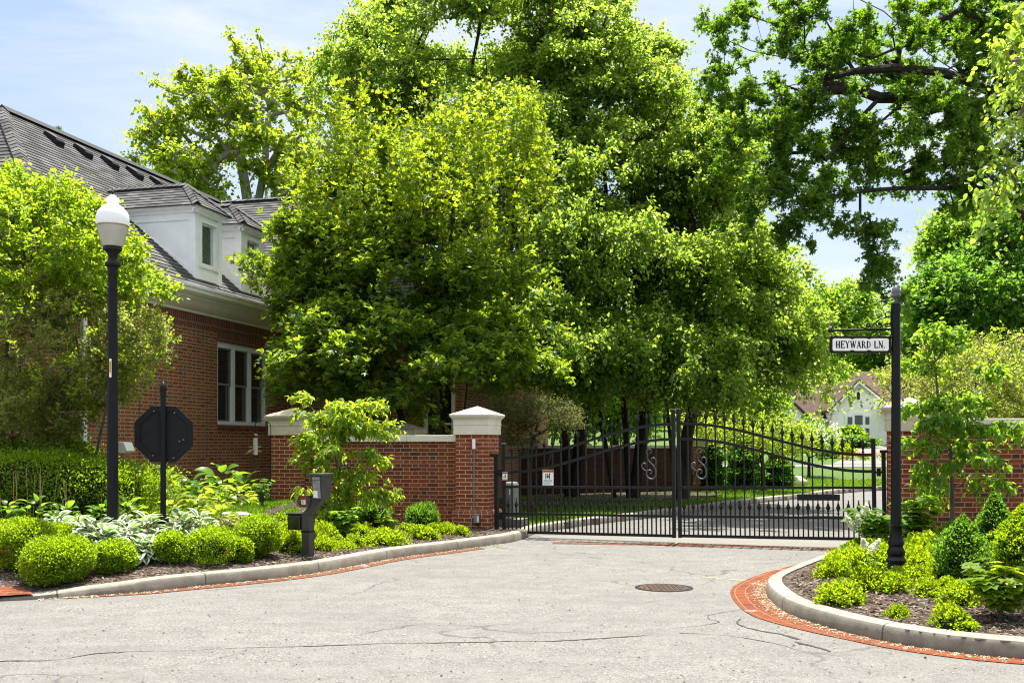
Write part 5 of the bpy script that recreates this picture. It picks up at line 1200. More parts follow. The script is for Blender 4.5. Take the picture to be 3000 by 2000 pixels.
mb=MB(); mb.lathe([(.16,0),(.14,2.7),(.2,2.8),(.2,2.95)],14,(lx(2588),-1.4,lz_(1312))); mb.box2((lx(2570),-1.7,lz_(1203)),(lx(2640),1.3,lz_(1196))); mb.build('porch',M['white'],wh)
mb=MB(); mb.box2((lx(2418),1.3,.3),(lx(2434),1.62,lz_(1255))); mb.build('door',m_plain('grey_door',(.35,.36,.37),.5,.3,.1,3),wh)
# =================================================================== plants
KITE=T_kite(.32,.12); WIDE=T_kite(.42,.10); LEAF=T_leaf(.26,.08,.2); BROAD=T_leaf(.36,.10,.28); LOB=T_lobed(.20,.8,.85); NEEDLE=T_kite(.16,.05); LOB5=T_lobed(.34,.72,.85,True)
def gl_(x,y): return float(zl(np.array([x]),np.array([y]))[0])
def gr_(x,y): return float(zr(np.array([x]),np.array([y]))[0])
def E(px,py,Y,rx,ry,rY,w=1.0):
    p=P(px,py,Y); return (p.x,p.y,p.z,rx/3000*Y,rY,ry/3000*Y,w)
def tree2(name,label,cat,base,layers,bark,trunks,trunk_r,seed=1,group=None,tip_r=.006,wob=.08,step=.6,cendz=.5,minr=None):
    """layers: dicts of ells, n, mat, tm, L, ntw, nl, tw ...; each becomes a crown part of its own"""
    r=np.random.default_rng(seed); root=thing(name,label,cat,base,group=group); b=np.array(base,float); Cs=[]
    for ly in layers:
        E_=[(e[0]-b[0],e[1]-b[1],e[2]-b[2],*e[3:]) for e in ly['ells']]; Cs.append(sample_clumps(E_,ly['n'],r,ly.get('shell',4),*ly['clump']) if 'clump' in ly else sample_ells(E_,ly['n'],r,ly.get('shell',4)))
    arr,par,tips=skeleton([[np.array(q,float)-b for q in tr] for tr in trunks],np.concatenate(Cs),r,step=step,wob=wob)
    limb_mesh(arr,par,tips,trunk_r,tip_r,bark,'trunk',root,minr=minr and (sum(map(len,trunks)),minr))
    for C,ly in zip(Cs,layers):
        Pp,A,N,L=sprays(C,r,None,ly.get('ntw',6),ly.get('nl',5),ly.get('tw',.5),ly['L'],ly.get('droop',.3),ly.get('up',.2),ly.get('spread',1),ly.get('flat',.9),ly.get('outw',.6),C.mean(0)-np.array([0,0,cendz]))
        foliage(ly.get('name','crown'),ly['tm'],Pp,A,N,L,ly['mat'],root)
    return root

# ---- big trees behind the gate
def trunk_to(x,y,z0,pts): return [(x,y,z0)]+pts
LK=dict(mat=M['linden'],tm=WIDE,L=.105,ntw=10,nl=11,tw=.55,shell=5,flat=.7)
def linden(label,base,ells,n,nb,trunks,r_,seed):
    tree2('linden_tree',label,'tree',base,[dict(LK,ells=ells,n=n,clump=(nb,.8,.42),droop=.6,up=.02),
      dict(name='pale_bracts',ells=ells,n=n//8,mat=M['bract'],tm=KITE,L=.085,ntw=8,nl=8,tw=.6,droop=.8,up=0,shell=6,flat=.6)],M['bark'],trunks,r_,seed=seed,group='lindens behind the gate')
linden('tallest linden whose rounded crown fills the top centre, behind the maple',(1.5,27.2,.1),[E(1380,150,29,360,250,3.0),E(1110,300,28,120,210,2.2),E(1480,470,27.2,300,190,2.6),E(1580,720,25.6,230,180,2.0),E(1030,160,28.5,60,90,1.2,.7)],1750,160,
  [[(1.5,27.2,0),(1.4,27.2,2),(1.0,27.2,4),(.3,27.3,7),(-.3,27.6,9.5)],[(1.62,27.25,0),(1.9,27.2,2.4),(2.2,27.2,5),(1.9,27.2,8)]],.19,11)
linden('linden right of the meeting gate posts with long drooping sprays',(3.1,27,.1),[E(1740,260,29,270,250,2.6),E(1800,550,27.2,300,190,2.6),E(1800,810,25.2,300,170,2.2),E(1620,985,23.8,230,120,1.5),E(1840,1050,24,220,90,1.5)],1900,170,
  [[(3.1,27,0),(3.0,27,2),(2.8,26.9,4.5),(2.5,27,8),(2.3,27.4,10.5)],[(2.7,26.7,0),(2.3,26.5,2.2),(1.9,26.3,4)],[(3.2,27,0),(3.5,26.9,2.4),(3.7,26.7,5.2)]],.19,12)
linden('lower linden reaching right towards the white house',(4.35,26.3,.1),[E(2020,520,28,190,200,2.2),E(2100,780,26.8,190,140,2.2),E(2120,950,25.4,200,115,2.0),E(1960,1030,24.4,200,105,1.7),E(2290,1070,25.4,80,45,1.2),E(2110,470,28,70,140,1.4)],1450,125,
  [[(4.35,26.3,0),(4.5,26.3,1.8),(4.9,26.3,3.6),(4.9,26.4,6),(4.6,26.8,8)],[(4.25,26.25,0),(4.0,26.1,2.0),(3.8,25.9,3.6)],[(4.45,26.3,.1),(5.2,26.2,2.2),(6.0,26.1,3.4)]],.16,13)
mp=tree2('maple_tree','bright green maple with upright shoots behind the left brick wall','tree',(-1.55,21.3,.15),
  [dict(ells=[E(1160,560,22.0,220,140,1.0),E(1150,800,21.1,270,170,1.3),E(1130,1030,20.2,310,120,1.3),E(925,780,20.9,90,160,.9),E(955,1020,20.1,110,110,.9),E(1380,900,20.7,170,170,1.1)],n=1250,clump=(105,.62,.5),mat=M['maple'],tm=LOB,L=.115,ntw=7,nl=9,tw=.45,droop=.25,up=.35,shell=5,flat=1.0),
   dict(name='shoots',ells=[E(1110,500,21,230,120,1.2),E(900,600,20.8,80,120,.8),E(1430,520,21.2,200,170,1.2),E(1300,700,20.1,280,200,.9),E(1000,800,20,130,160,.6),E(1560,560,21.5,80,160,.8)],n=210,mat=M['shoot'],tm=LOB,L=.105,ntw=1,nl=52,tw=1.15,droop=-.05,up=4,spread=.2,shell=2.5,flat=.8,outw=.15)],
  M['bark'],[[(-1.55,21.3,0),(-1.6,21.3,2.0),(-1.75,21.2,3.6),(-1.9,21.2,5.4)],[(-1.2,21.4,0),(-1.0,21.4,2.2),(-.8,21.3,4.0),(-.7,21.3,5.6)],[(-1.75,21.2,0),(-2.3,21.1,2.2),(-3.0,21.0,3.7)]],.15,seed=14)
tree2('sycamore_tree','pale barked sycamore rising behind the house roof','tree',(-11.4,45,0),
  [dict(ells=[E(720,260,45,130,110,3),E(760,180,45,60,50,1.5),E(610,340,45,110,110,2.5),E(480,370,45,70,70,2),E(870,290,45,70,100,2),E(630,480,44,140,80,2.5),E(460,470,45,55,50,1.5),E(820,430,44,110,110,2.5),E(540,560,44,120,60,2),E(860,560,44,90,80,2)],n=620,clump=(95,1.0,.6),mat=M['sycamore'],tm=WIDE,L=.19,ntw=6,nl=8,tw=.62,droop=.3,up=.25,shell=3)],
  M['bark_pale'],[[(-11.4,45,0),(-11.4,45,8),(-11.5,45,11.5),(-11.9,45,14)],[(-11.4,45,11),(-10.9,45,13.5),(-10.7,45,16)]],.24,seed=15,tip_r=.03)
# spruce tip over the ridge
sx=P(172,400,52); sr=thing('spruce_tree','top of a thin spruce poking above the house ridge','tree',(sx.x,52,0))
H=sx.z+.55; mb=MB(); mb.tube([(0,0,0),(0,0,H)],[.22,.012],8); mb.build('trunk',M['bark'],sr)
r=np.random.default_rng(5); Pp=[];A=[]; mb=MB()
for k in range(60):
    z=H-.15-k*.16; L=.12+k*.052; 
    for j in range(5):
        a=j*2*PI/5+k*.7; d=np.array([math.cos(a),math.sin(a),.35 if k<14 else -.05]); n=int(14+L*16); t=r.uniform(.1,1,n)
        Pp.append(np.array([0,0,z])+d*L*t[:,None]); A.append(d*.6+r.normal(size=(n,3))*.5); mb.tube([(0,0,z),tuple(np.array([0,0,z])+d*L)],[.014,.004],3,cap=False)
Pp=np.concatenate(Pp);A=np.concatenate(A); foliage('crown',NEEDLE,Pp,A,rdir(r,len(Pp)),.13*r.uniform(.6,1.2,len(Pp)),M['conifer'],sr); mb.build('branches',M['bark'],sr)

# ---- oak overhanging from the right
OS=1.35
ok=lambda px,py,Y=17.0: tuple(P(px,py,Y*OS))
limbs=[[(10.6,19.2,0),(10.5,19.2,3.5),(10.2,19.0,6.5),(9.8,18.8,9.0),(9.2,18.6,12)],
 [(10.2,19.0,6.6),ok(2956,313,18.2),ok(2795,298,17.4),ok(2704,284),ok(2577,287),ok(2497,258),ok(2420,250,16.8)],
 [(10.35,19.1,4.6),ok(2960,575,18.3),ok(2830,551,17.6),ok(2750,551),ok(2646,551),ok(2520,560,16.7),ok(2417,580,16.5),ok(2302,660,16.3)],
 [(10.0,18.9,7.6),ok(2876,258,17.8),ok(2761,212,17.2),ok(2617,200),ok(2503,210),ok(2417,230,16.8),ok(2313,252,16.6)],
 [(9.9,18.8,8.4),ok(2841,235,17.9),ok(2715,155,17.3),ok(2663,98,17.1),ok(2589,34),ok(2500,-10)],
 [ok(2500,40),ok(2410,130,16.8),ok(2313,172,16.6),ok(2198,149,16.4),ok(2118,112,16.3)],
 [ok(2577,287),ok(2480,390,16.6),ok(2420,470,16.4)]]
o5=lambda px,py,rx,ry,Y=17,rY=1.3,w=1:E(px,py,Y*OS,rx,ry,rY*OS,w)
ts=lambda p:(p[0]*OS,p[1]*OS,(p[2]-CAMZ)*OS+CAMZ if p[2]>0 else 0)
limbs=[[ts(q) if (q[0]>9.1 and q[1]<19.4) else q for q in l] for l in limbs]
tree2('oak_tree','large oak with dark bare limbs reaching in from the right edge','tree',(10.6*OS,19.2*OS,.1),
  [dict(ells=[o5(2075,85,60,40,16.4,.6,1.3),o5(2060,190,60,60,16.5,.6),o5(2170,235,80,60,16.6,.8),o5(2250,25,70,40),o5(2330,70,80,60),o5(2430,160,110,90),o5(2330,290,120,80),o5(2200,340,90,70),o5(2460,350,140,80),o5(2230,440,100,80),o5(2410,480,140,80),o5(2580,130,140,110),o5(2620,430,130,90),o5(2240,560,90,80,16.6,1),o5(2390,610,110,60,16.6,1),o5(2730,350,130,110),o5(2800,120,150,110,17.5),o5(2780,470,110,70),o5(2910,300,110,240,18,1.5),o5(2565,720,50,80,16.6,.6,1.3),o5(2590,810,45,50,16.6,.6,1.3),o5(2340,680,60,40,16.4,.6),o5(2880,560,90,90,17.6),o5(3100,150,160,250,18.5,1.8,.7),o5(2880,40,160,80,17.5)],n=1700,clump=(380,.35,.8),mat=M['oak'],tm=LOB,L=.088,ntw=7,nl=9,tw=.24,droop=.2,up=.1,shell=3.2,flat=.6,spread=1.2)],
  M['bark'],limbs,.15,minr=.013,seed=16,tip_r=.0045,wob=.06,step=.45)
# linden tips in front at the right edge
tree2('linden_tree','near linden with pale yellow green leaf tips hanging at the right edge','tree',(7.4,11.6,.2),
  [dict(ells=[E(2995,90,9.6,50,110,.5,1.6),E(2990,430,9.4,75,110,.5,1.8),E(2925,560,9.2,50,50,.35,1.6),E(3000,260,9.5,40,90,.4,1.2),(6.6,10.8,5.6,1.2,1.6,1.9),(7.6,12,6.4,1.5,1.6,2.0)],n=300,mat=M['linden'],tm=BROAD,L=.068,ntw=6,nl=9,tw=.34,droop=.7,up=0,shell=3,flat=.6)],
  M['bark_grey'],[[(7.4,11.6,0),(7.3,11.5,2.5),(7.1,11.3,4.4),(6.8,11,6)]],.14,seed=17,tip_r=.004)

# ---- small trees
cb=tree2('crabapple_tree','dense crabapple with green top and tawny skirts behind the lamp post','tree',(-6.9,15.7,.4),
  [dict(ells=[E(120,740,15.3,260,200,1.3),E(40,640,15.6,150,130,1.0),E(290,790,15.2,130,130,1.0),E(420,850,14.9,70,45,.4,.8)],n=720,mat=M['bush_green'],tm=T_leaf(.32,.08,.15),L=.066,ntw=6,nl=9,tw=.26,droop=.05,up=.45,shell=5,flat=1.0),
   dict(name='lower_crown',ells=[E(120,1010,15.2,290,210,1.3),E(380,990,14.9,90,110,.7),E(80,1180,14.9,210,80,1.0),E(290,1110,14.8,120,80,.7),E(40,1240,14.8,180,50,.8)],n=950,mat=M['bush_tan'],tm=WIDE,L=.034,ntw=9,nl=12,tw=.20,droop=.2,up=.1,shell=5,flat=.6),
   dict(name='young_shoots',ells=[E(150,1020,14.8,300,200,1.2),E(420,1000,14.7,100,130,.5,1.5),E(200,1180,14.6,180,60,.6)],n=190,mat=M['bush_green'],tm=T_leaf(.30,.08,.15),L=.055,ntw=3,nl=6,tw=.16,droop=0,up=.5,shell=7,flat=1.2)],
  M['bark_grey'],[[(-6.90,15.7,0),(-6.85,15.7,1.0),(-6.80,15.6,1.9),(-6.80,15.5,2.6)],[(-6.80,15.7,0),(-6.40,15.6,1.1),(-5.8,14.7,2.2)],[(-7.00,15.7,0),(-7.40,15.7,1.2),(-7.60,15.7,2.4)]],.07,seed=18,tip_r=.0045,step=.35)
tree2('crabapple_tree','spreading tawny crabapple behind the right brick wall','tree',(7.9,17.3,.1),
  [dict(ells=[E(2810,1120,17,150,100,1.2),E(2960,1120,17,130,140,1.3),E(2690,1120,16.8,80,80,.8),E(2900,1210,16.6,150,50,.9),E(3100,1150,17.3,120,120,1.2)],n=560,mat=M['bush_tan'],tm=KITE,L=.042,ntw=8,nl=9,tw=.26,droop=.1,up=.25,shell=5,flat=.7),
   dict(name='young_shoots',ells=[E(2600,1110,16.4,30,50,.3,1.5),E(2600,1190,16.4,25,40,.3,1.0),E(2850,1060,16.6,190,70,.9),E(2900,1120,16,150,100,.4)],n=70,mat=M['bush_green'],tm=T_leaf(.3,.08,.15),L=.07,ntw=3,nl=7,tw=.25,droop=0,up=.5,shell=4,flat=1.1)],
  M['bark_grey'],[[(7.9,17.3,0),(7.8,17.2,.9),(7.4,17.1,1.7)],[(8.0,17.3,0),(8.4,17.2,1.2),(8.6,17.1,2)]],.08,seed=19,tip_r=.003,step=.35)
def sapling(label,base,stems,tiers,seed,leafL,n_per,trunk_r,bark,mat,nl=6,tw=.2,tm=None):
    """a slim young tree: stems as polylines, tufts of drooping leaves at given points"""
    r=np.random.default_rng(seed); root=thing('young_tree',label,'young tree',base); b=np.array(base,float)
    C=[]
    for c in tiers:
        k=max(1,int(n_per*(c[3]/60))); C.append(np.array(P(*c[:3]))-b+r.normal(size=(k,3))*np.array([c[3]/3000*c[2]*.55,.16,c[4]/3000*c[2]*.5]))
    C=np.concatenate(C)
    arr,par,tips=skeleton([[np.array(q,float)-b for q in s] for s in stems],C,r,step=.22,wob=.06,up=.2)
    limb_mesh(arr,par,tips,trunk_r,.0028,bark,'trunk',root)
    Pp,A,N,L=sprays(C,r,None,4,nl,tw,leafL,.55,.1,1.0,1.1,.8)
    foliage('crown',tm or BROAD,Pp,A,N,L,mat,root); return root
q=lambda px,py,Y:tuple(P(px,py,Y))
bx=P(1003,1500,16.0); gz_=gl_(bx.x,16.0)
sapling('bright green many stemmed dogwood in front of the left brick wall',(bx.x,16.0,gz_),
  [[(bx.x,16.0,gz_-.03),q(1003,1440,16),q(985,1350,15.9),q(955,1240,15.9),q(905,1185,15.9)],[(bx.x+.03,16,gz_-.03),q(1025,1430,16),q(1045,1330,16),q(1060,1220,16)],[(bx.x-.04,16,gz_-.03),q(990,1440,15.9),q(1000,1330,15.8),q(1010,1230,15.8)],[(bx.x+.05,16,gz_-.03),q(1040,1440,15.9),q(1085,1350,15.8),q(1105,1210,15.8)]],
  [(893,1168,15.9,22,14),(930,1230,15.9,45,20),(1000,1200,15.9,60,18),(1085,1195,15.8,50,18),(950,1275,15.8,55,20),(1040,1260,15.8,70,24),(935,1335,15.7,45,16),(1010,1310,15.7,65,25),(1080,1330,15.8,50,22),(960,1375,15.7,50,16),(1040,1385,15.8,50,20),(1000,1420,15.8,55,16),(1090,1440,15.7,60,10),(990,1470,15.7,50,14),(905,1290,15.8,35,14),(1000,1240,15.6,60,20),(1110,1260,15.8,35,20)],21,.10,13,.025,M['bark_grey'],M['sapling'],nl=7,tw=.17,tm=T_leaf(.21,.08,.42))
bx=P(2788,1560,12.6); gz_=gr_(bx.x,12.6)
sapling('slim young maple with thin grey trunk in front of the right brick wall',(bx.x,12.6,gz_),
  [[(bx.x,12.6,gz_-.03),q(2790,1430,12.6),q(2784,1325,12.6),q(2770,1250,12.6),q(2750,1180,12.6),q(2740,1080,12.6),q(2735,1000,12.6)],[q(2784,1325,12.6),q(2800,1270,12.55),q(2795,1180,12.5),q(2780,1080,12.5),q(2775,985,12.5)],[q(2784,1340,12.6),q(2755,1280,12.65),q(2715,1230,12.7),q(2680,1190,12.7)],[q(2790,1350,12.6),q(2830,1270,12.5),q(2870,1180,12.5)]],
  [(2770,975,12.5,50,14),(2735,1010,12.6,55,22),(2790,1030,12.5,50,20),(2700,1080,12.6,50,16),(2690,1190,12.6,55,16),(2770,1190,12.5,65,24),(2850,1180,12.5,50,20),(2880,1100,12.5,45,16),(2720,1230,12.4,65,18),(2800,1240,12.4,70,22),(2890,1250,12.4,45,10),(2945,1258,12.4,25,6),(2700,1290,12.4,55,14),(2830,1300,12.5,50,16),(2840,1335,12.5,40,12),(2735,1355,12.6,45,12),(2705,1390,12.5,40,10),(2855,1405,12.5,50,8),(2745,1430,12.7,40,8)],22,.080,10,.024,M['bark_grey'],M['sapling_dark'],nl=8,tw=.19,tm=T_leaf(.27,.08,.3))
tree2('redbud_tree','small yellow green tree on the sunny lawn beyond the gate','tree',(P(2237,1300,31).x,31,.1),
  [dict(ells=[E(2200,1265,31,170,60,1.8),E(2300,1290,30.5,90,50,1.2),E(2100,1245,31.5,100,55,1.4)],n=260,mat=M['sycamore'],tm=KITE,L=.085,ntw=6,nl=7,tw=.4,droop=.3,up=.1,shell=3,flat=1.0)],
  M['bark'],[[(P(2237,1300,31).x,31,0),(P(2237,1300,31).x-.02,31,.9),(P(2225,1300,31).x,31,1.6)]],.06,seed=23,tip_r=.004)
tree2('dogwood_tree','low white flowering dogwood beyond the right gate leaf','tree',(P(2370,1300,44).x,44,.15),
  [dict(ells=[E(2350,1275,44,90,40,1.5),E(2395,1300,43.5,55,35,1.2)],n=120,mat=M['far'],tm=WIDE,L=.13,ntw=5,nl=7,tw=.5,droop=.2,up=.1,shell=3),
   dict(name='blossom',ells=[E(2370,1275,43,80,40,1.0),E(2400,1295,42.8,45,30,.8)],n=45,mat=M['petal'],tm=WIDE,L=.13,ntw=3,nl=4,tw=.35,droop=0,up=.4,shell=5,flat=1.5)],
  M['bark'],[[(P(2370,1300,44).x,44,0),(P(2370,1300,44).x,44,1.0)]],.06,seed=24,tip_r=.006)
def arbor(px,Y,wpx,top,label,seed):
    p=P(px,top,Y); z0=float(zlb(np.array([p.x]),np.array([Y]))[0]); h=p.z-z0; w=wpx/3000*Y/2; r=np.random.default_rng(seed); root=thing('arborvitae',label,'conifer',(p.x,Y,z0),group='arborvitae beyond the gate')
    n=5200; z=r.uniform(0,1,n)**1.15; rad=w*(1-z**2.2)**.62*(.9+.2*np.sin(z*19+seed)); a=r.uniform(0,2*PI,n); q_=r.uniform(.55,1.08,n); Pp=np.stack([np.cos(a)*rad*q_,np.sin(a)*rad*q_,z*h],-1)
    A=np.stack([np.cos(a)*.6,np.sin(a)*.6,np.full(n,.5)],-1)+r.normal(size=(n,3))*.4; foliage('crown',KITE,Pp,A,rdir(r,n),.11*r.uniform(.6,1.3,n),M['conifer'],root)
    mb=MB(); mb.lathe([(w*.35,0),(w*.75,h*.2),(w*.6,h*.55),(w*.2,h*.85),(.01,h*.95)],10); mb.build('shade_core',M['core_dark'],root)
arbor(2085,31.6,80,1298,'arborvitae nearest the far brick pier',1); arbor(2178,32.4,120,1285,'widest dark arborvitae beyond the right gate leaf',2); arbor(2278,32.8,90,1318,'shorter arborvitae at the right end of its row',3)
tree2('cherry_tree','thin dusky shrub tree above the left half of the gate','tree',(.55,20.3,.15),
  [dict(ells=[E(1600,1215,20.2,95,50,.7),E(1520,1210,20.2,80,60,.6),E(1650,1240,20,60,35,.5),E(1530,1290,20.2,50,50,.5)],n=330,mat=M['dusky'],tm=KITE,L=.035,ntw=6,nl=8,tw=.24,droop=.2,up=.2,shell=3)],
  M['bark'],[[(.35,20.3,0),(.35,20.3,1.0),(.4,20.3,1.7)],[(.4,20.35,0),(.7,20.3,1.1),(.9,20.2,1.9)]],.045,seed=25,tip_r=.003,step=.3)

# ---- trees farther off
def bgtree(label,px,Y,ells,n,mat,seed,L=.22,tr=.25,nl=8,ntw=7,tw=1.1,name='leafy_tree',group='trees in the distance',z0=None):
    x=(px-1500)/3000*Y; z=(float(zfar(0,Y)) if Y>42 else .1) if z0 is None else z0
    ez=[E(e[0],e[1],Y+(e[4] if len(e)>4 else 0),e[2],e[3],e[2]/3000*Y*.8) for e in ells]; top=max(e[2] for e in ez)
    tree2(name,label,'tree',(x,Y,z),[dict(ells=ez,n=n,mat=mat,tm=WIDE,L=L,ntw=ntw,nl=nl,tw=tw,droop=.25,up=.2,shell=4)],M['bark'],[[(x,Y,z-.2),(x,Y,z+(top-z)*.3),(x+.2,Y,z+(top-z)*.65)]],tr,seed=seed,group=group,tip_r=.02,step=1.2)
bgtree('bright leafy tree directly above the brown roofed white house',2400,98,[(2400,960,130,110),(2300,1010,100,90),(2480,900,70,60),(2250,1060,80,70)],420,M['far'],41,.36,tw=1.7)
bgtree('dark spreading tree at the right edge behind the tawny crabapple',2900,40,[(2870,880,190,120),(2980,760,120,160),(2740,900,90,70),(3060,900,120,150)],560,M['fardark'],42,.19,tw=.95)
bgtree('taller sunlit tree between the oak limbs and the dark right tree',2860,62,[(2850,700,130,90),(2930,660,90,80),(2760,740,60,50),(2960,780,90,70)],360,M['far'],43,.26,tw=1.2)
bgtree('light green tree just right of the street name post',2720,70,[(2720,980,70,80),(2700,1040,50,60),(2770,1040,70,60)],260,M['far'],44,.28,tw=1.3)
bgtree('pale green tree in the gap under the lindens, left of the white house',2150,75,[(2130,1200,110,70),(2040,1180,90,70),(2230,1190,70,50)],320,M['far'],45,.30,tw=1.4)
bgtree('sunny tree seen between the linden trunks behind the gate',1800,62,[(1800,1150,150,110),(1650,1180,110,90)],360,M['far'],46,.28,tw=1.3)
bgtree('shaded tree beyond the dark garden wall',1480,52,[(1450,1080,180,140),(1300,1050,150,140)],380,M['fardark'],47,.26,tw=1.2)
bgtree('tree behind the brown roof right of the white gable',2640,100,[(2620,1030,90,90),(2560,1060,60,50)],240,M['far'],48,.36,tw=1.6)
# the far wood is one mass
r=np.random.default_rng(77); n=230; xs=np.linspace(-95,95,n)+r.normal(size=n)*1.5; ys=r.uniform(122,150,n); hs=10+7*vnoise(xs,ys*0,14,4)+r.normal(size=n)*1.4; C=[]
for x,y,h in zip(xs,ys,hs):
    k=20; C.append(np.stack([x+r.normal(size=k)*2.0,y+r.normal(size=k)*1.5,float(zfar(0,y))+h*r.uniform(.05,1,k)**.8],-1))
C=np.concatenate(C); Pp,A,N,L=sprays(C,r,None,6,5,2.0,.75,.3,.2); o=foliage('far_woodland',WIDE,Pp,A,N,L,M['far']); tag(o,kind='stuff')
r=np.random.default_rng(78); n=60; xs=np.linspace(-60,-8,n); ys=62+r.normal(size=n)*3; C=[]
for x,y in zip(xs,ys):
    k=22; h=7+3*r.uniform(); C.append(np.stack([x+r.normal(size=k)*1.5,y+r.normal(size=k)*1.5,float(zfar(0,y))+h*r.uniform(.05,1,k)**.8],-1))
C=np.concatenate(C); Pp,A,N,L=sprays(C,r,None,6,5,1.6,.5,.3,.2); o=foliage('far_woodland.001',WIDE,Pp,A,N,L,M['fardark']); tag(o,kind='stuff')

# ---- planting by the far house
def farshrub(name,label,px,py,w,h,Y,mat,L=.16,n=900,seed=1,cat='shrub'):
    p=P(px,py,Y); rr=w/3000*Y/2; rz=h/3000*Y/2; z=max(float(zfar(0,Y)),.1)
    return shrub(name,label,cat,(p.x,Y,z-.02),(rr,rr*.7,rz),n,L,mat,M['core_dark'],WIDE,seed)
farshrub('rounded_shrub','round bright shrub under the white house window',2490,1290,84,60,76,M['far'],.2,1400,1)
farshrub('dark_hedge','low dark clipped hedge at the foot of the white house',2490,1320,170,34,74,M['fardark'],.18,1400,2,'hedge')
farshrub('mounded_shrub','wide low mound of shrub on the far lawn',2445,1360,110,42,60,M['spirea'],.13,1600,3)
farshrub('dark_hedge','short dark hedge left of the white house door',2320,1340,60,26,66,M['fardark'],.16,700,4,'hedge')
for k,(px,w,lab) in enumerate(((2482,40,'red flower patch below the mounded shrub'),(2600,50,'red flower patch beside the pale front walk'),(2530,34,'small red flower patch on the far lawn'))):
    p=P(px,1370,57); r=np.random.default_rng(60+k); n=160; rr=w/3000*57/2; z=float(zfar(0,57)); root=thing('flower_patch',lab,'flowers',(p.x,57,z))
    Pp=np.stack([r.normal(size=n)*rr*.5,r.normal(size=n)*.4,r.uniform(.05,.32,n)],-1); foliage('foliage',WIDE,Pp,rdir(r,n)+np.array([0,0,.5]),rdir(r,n),.14*np.ones(n),M['far'],root); n=110
    Pp=np.stack([r.normal(size=n)*rr*.5,r.normal(size=n)*.4,r.uniform(.22,.40,n)],-1); foliage('blossom',WIDE,Pp,rdir(r,n)+np.array([0,0,.3]),rdir(r,n)+np.array([0,0,1]),.11*np.ones(n),M['redflower'],root)
import bmesh
def rock(label,px,py,Y,s,seed,z):
    p=P(px,py,Y); root=thing('boulder',label,'rock',(p.x,Y,z)); o=blob('stone',(s,s*.7,s*.55),M['stone'],root,seed,3,.22,(0,0,s*.25))
for k,(px,lab) in enumerate(((1925,'first pale rock at the edge of the shaded mulch'),(2260,'flat pale rock under the small yellow green tree'),(2330,'largest pale rock on the lawn left of the cross street'))): rock(lab,px,1425,33.5+k,.22+.08*k,k,.12)

# ---- clipped and low shrubs
def place(px,Y,zf): x=(px-1500)/3000*Y; return x,zf(x,Y)
def super_shrub(name,label,cat,loc,half,p,n,L,mat,core,seed,rz=0,group=None,top_mat=None,tm=None,up=.5,wav=.05,clump=0):
    r=np.random.default_rng(seed); root=thing(name,label,cat,loc,(0,0,rz),group); d=rdir(r,n); half=np.array(half)
    d=d*np.where(r.random((n,1))<.5,np.array([[2.2,1,.9]]),1.0) if half[0]>1.5*half[1] else d
    if clump: nc=max(30,n//30); cd=rdir(r,nc); jj=r.integers(0,nc,n); d=norm(cd[jj]+r.normal(size=(n,3))*clump); qq=1+.07*r.normal(size=nc)[jj]
    else: qq=1.0
    d=norm(d); nr=(np.abs(d)**p).sum(1)**(1/p); s=d/nr[:,None]
    k=r.normal(size=(6,3))*3.5; ph_=r.uniform(0,6,6); w=(1+wav*np.sin((s*half)@k.T+ph_).sum(1)/2)*qq
    Pp=s*half*(w*r.uniform(.86,1.03,n))[:,None]; Pp[:,2]=np.maximum(Pp[:,2]+half[2],.02); A=d*.7+r.normal(size=(n,3))*.5+np.array([0,0,up]); N=d*.4+r.normal(size=(n,3))*.6+np.array([0,0,.5])
    foliage('foliage',tm or KITE,Pp,A,N,L*r.uniform(.6,1.3,n),mat,root)
    bm=bmesh.new(); bmesh.ops.create_icosphere(bm,subdivisions=4,radius=1)
    for v in bm.verts:
        c=np.array(v.co); q_=c/((np.abs(c)**p).sum()**(1/p)); v.co=Vector((*(q_[:2]*half[:2]*(.70 if clump>.12 else .84)),q_[2]*half[2]*(.70 if clump>.12 else .86)+half[2]))
    me=bpy.data.meshes.new('shade_core'); bm.to_mesh(me); bm.free(); me.materials.append(core); link('shade_core',me,root); return root
super_shrub('yew_hedge','flat topped upper yew hedge under the tawny crabapple skirts','hedge',(-7.25,15.3,.4),(1.30,.75,.62),3,30000,.040,M['yew'],M['core_dark'],51,wav=.14,clump=.10)
super_shrub('yew_hedge','big rounded lower yew hedge behind the lamp post','hedge',(-6.35,14.15,.36),(1.42,.62,.53),2.5,36000,.038,M['yew'],M['core_dark'],52,wav=.14,clump=.10)
BOXV=[]
def boxwood(label,px,Y,w,h,seed,zf=None,mat='box',n=8200,brown=0,group='clipped boxwoods along the left kerb',L=.031,amp=.17,name='boxwood_shrub'):
    x,z=place(px,Y,zf or gl_); rr=w/3000*Y/2; rz=h/3000*Y/2
    o=super_shrub(name,label,'shrub',(x,Y,z-.02),(rr*.92,rr*.9,rz),2.4,int(n*1.35),L*.86,M[mat],M['core_dark'],seed,seed*1.3,group,wav=.16,clump=.17)
    if brown:
        r=np.random.default_rng(seed+90); m=brown; a=r.normal(size=m)*.5-PI/2+.3; d=np.stack([np.cos(a),np.sin(a),r.uniform(-.75,.1,m)-.05],-1); d=norm(d)
        Pp=d*np.array([rr,rr,rz])*r.uniform(.9,1.05,m)[:,None]+np.array([0,0,rz]); foliage('browned_patch',KITE,Pp,d+r.normal(size=(m,3))*.5,rdir(r,m),L*r.uniform(.6,1.2,m),M['brownleaf'],o)
    return o
boxwood('large round boxwood at the front left corner by the ramp',171,10.78,178,132,61,n=14000,brown=260)
boxwood('boxwood tucked behind the front left one at its left',80,11.2,165,140,62,n=12000,brown=350)
boxwood('small boxwood between the front left one and the white edged hostas',332,11.2,116,90,63,n=5200)
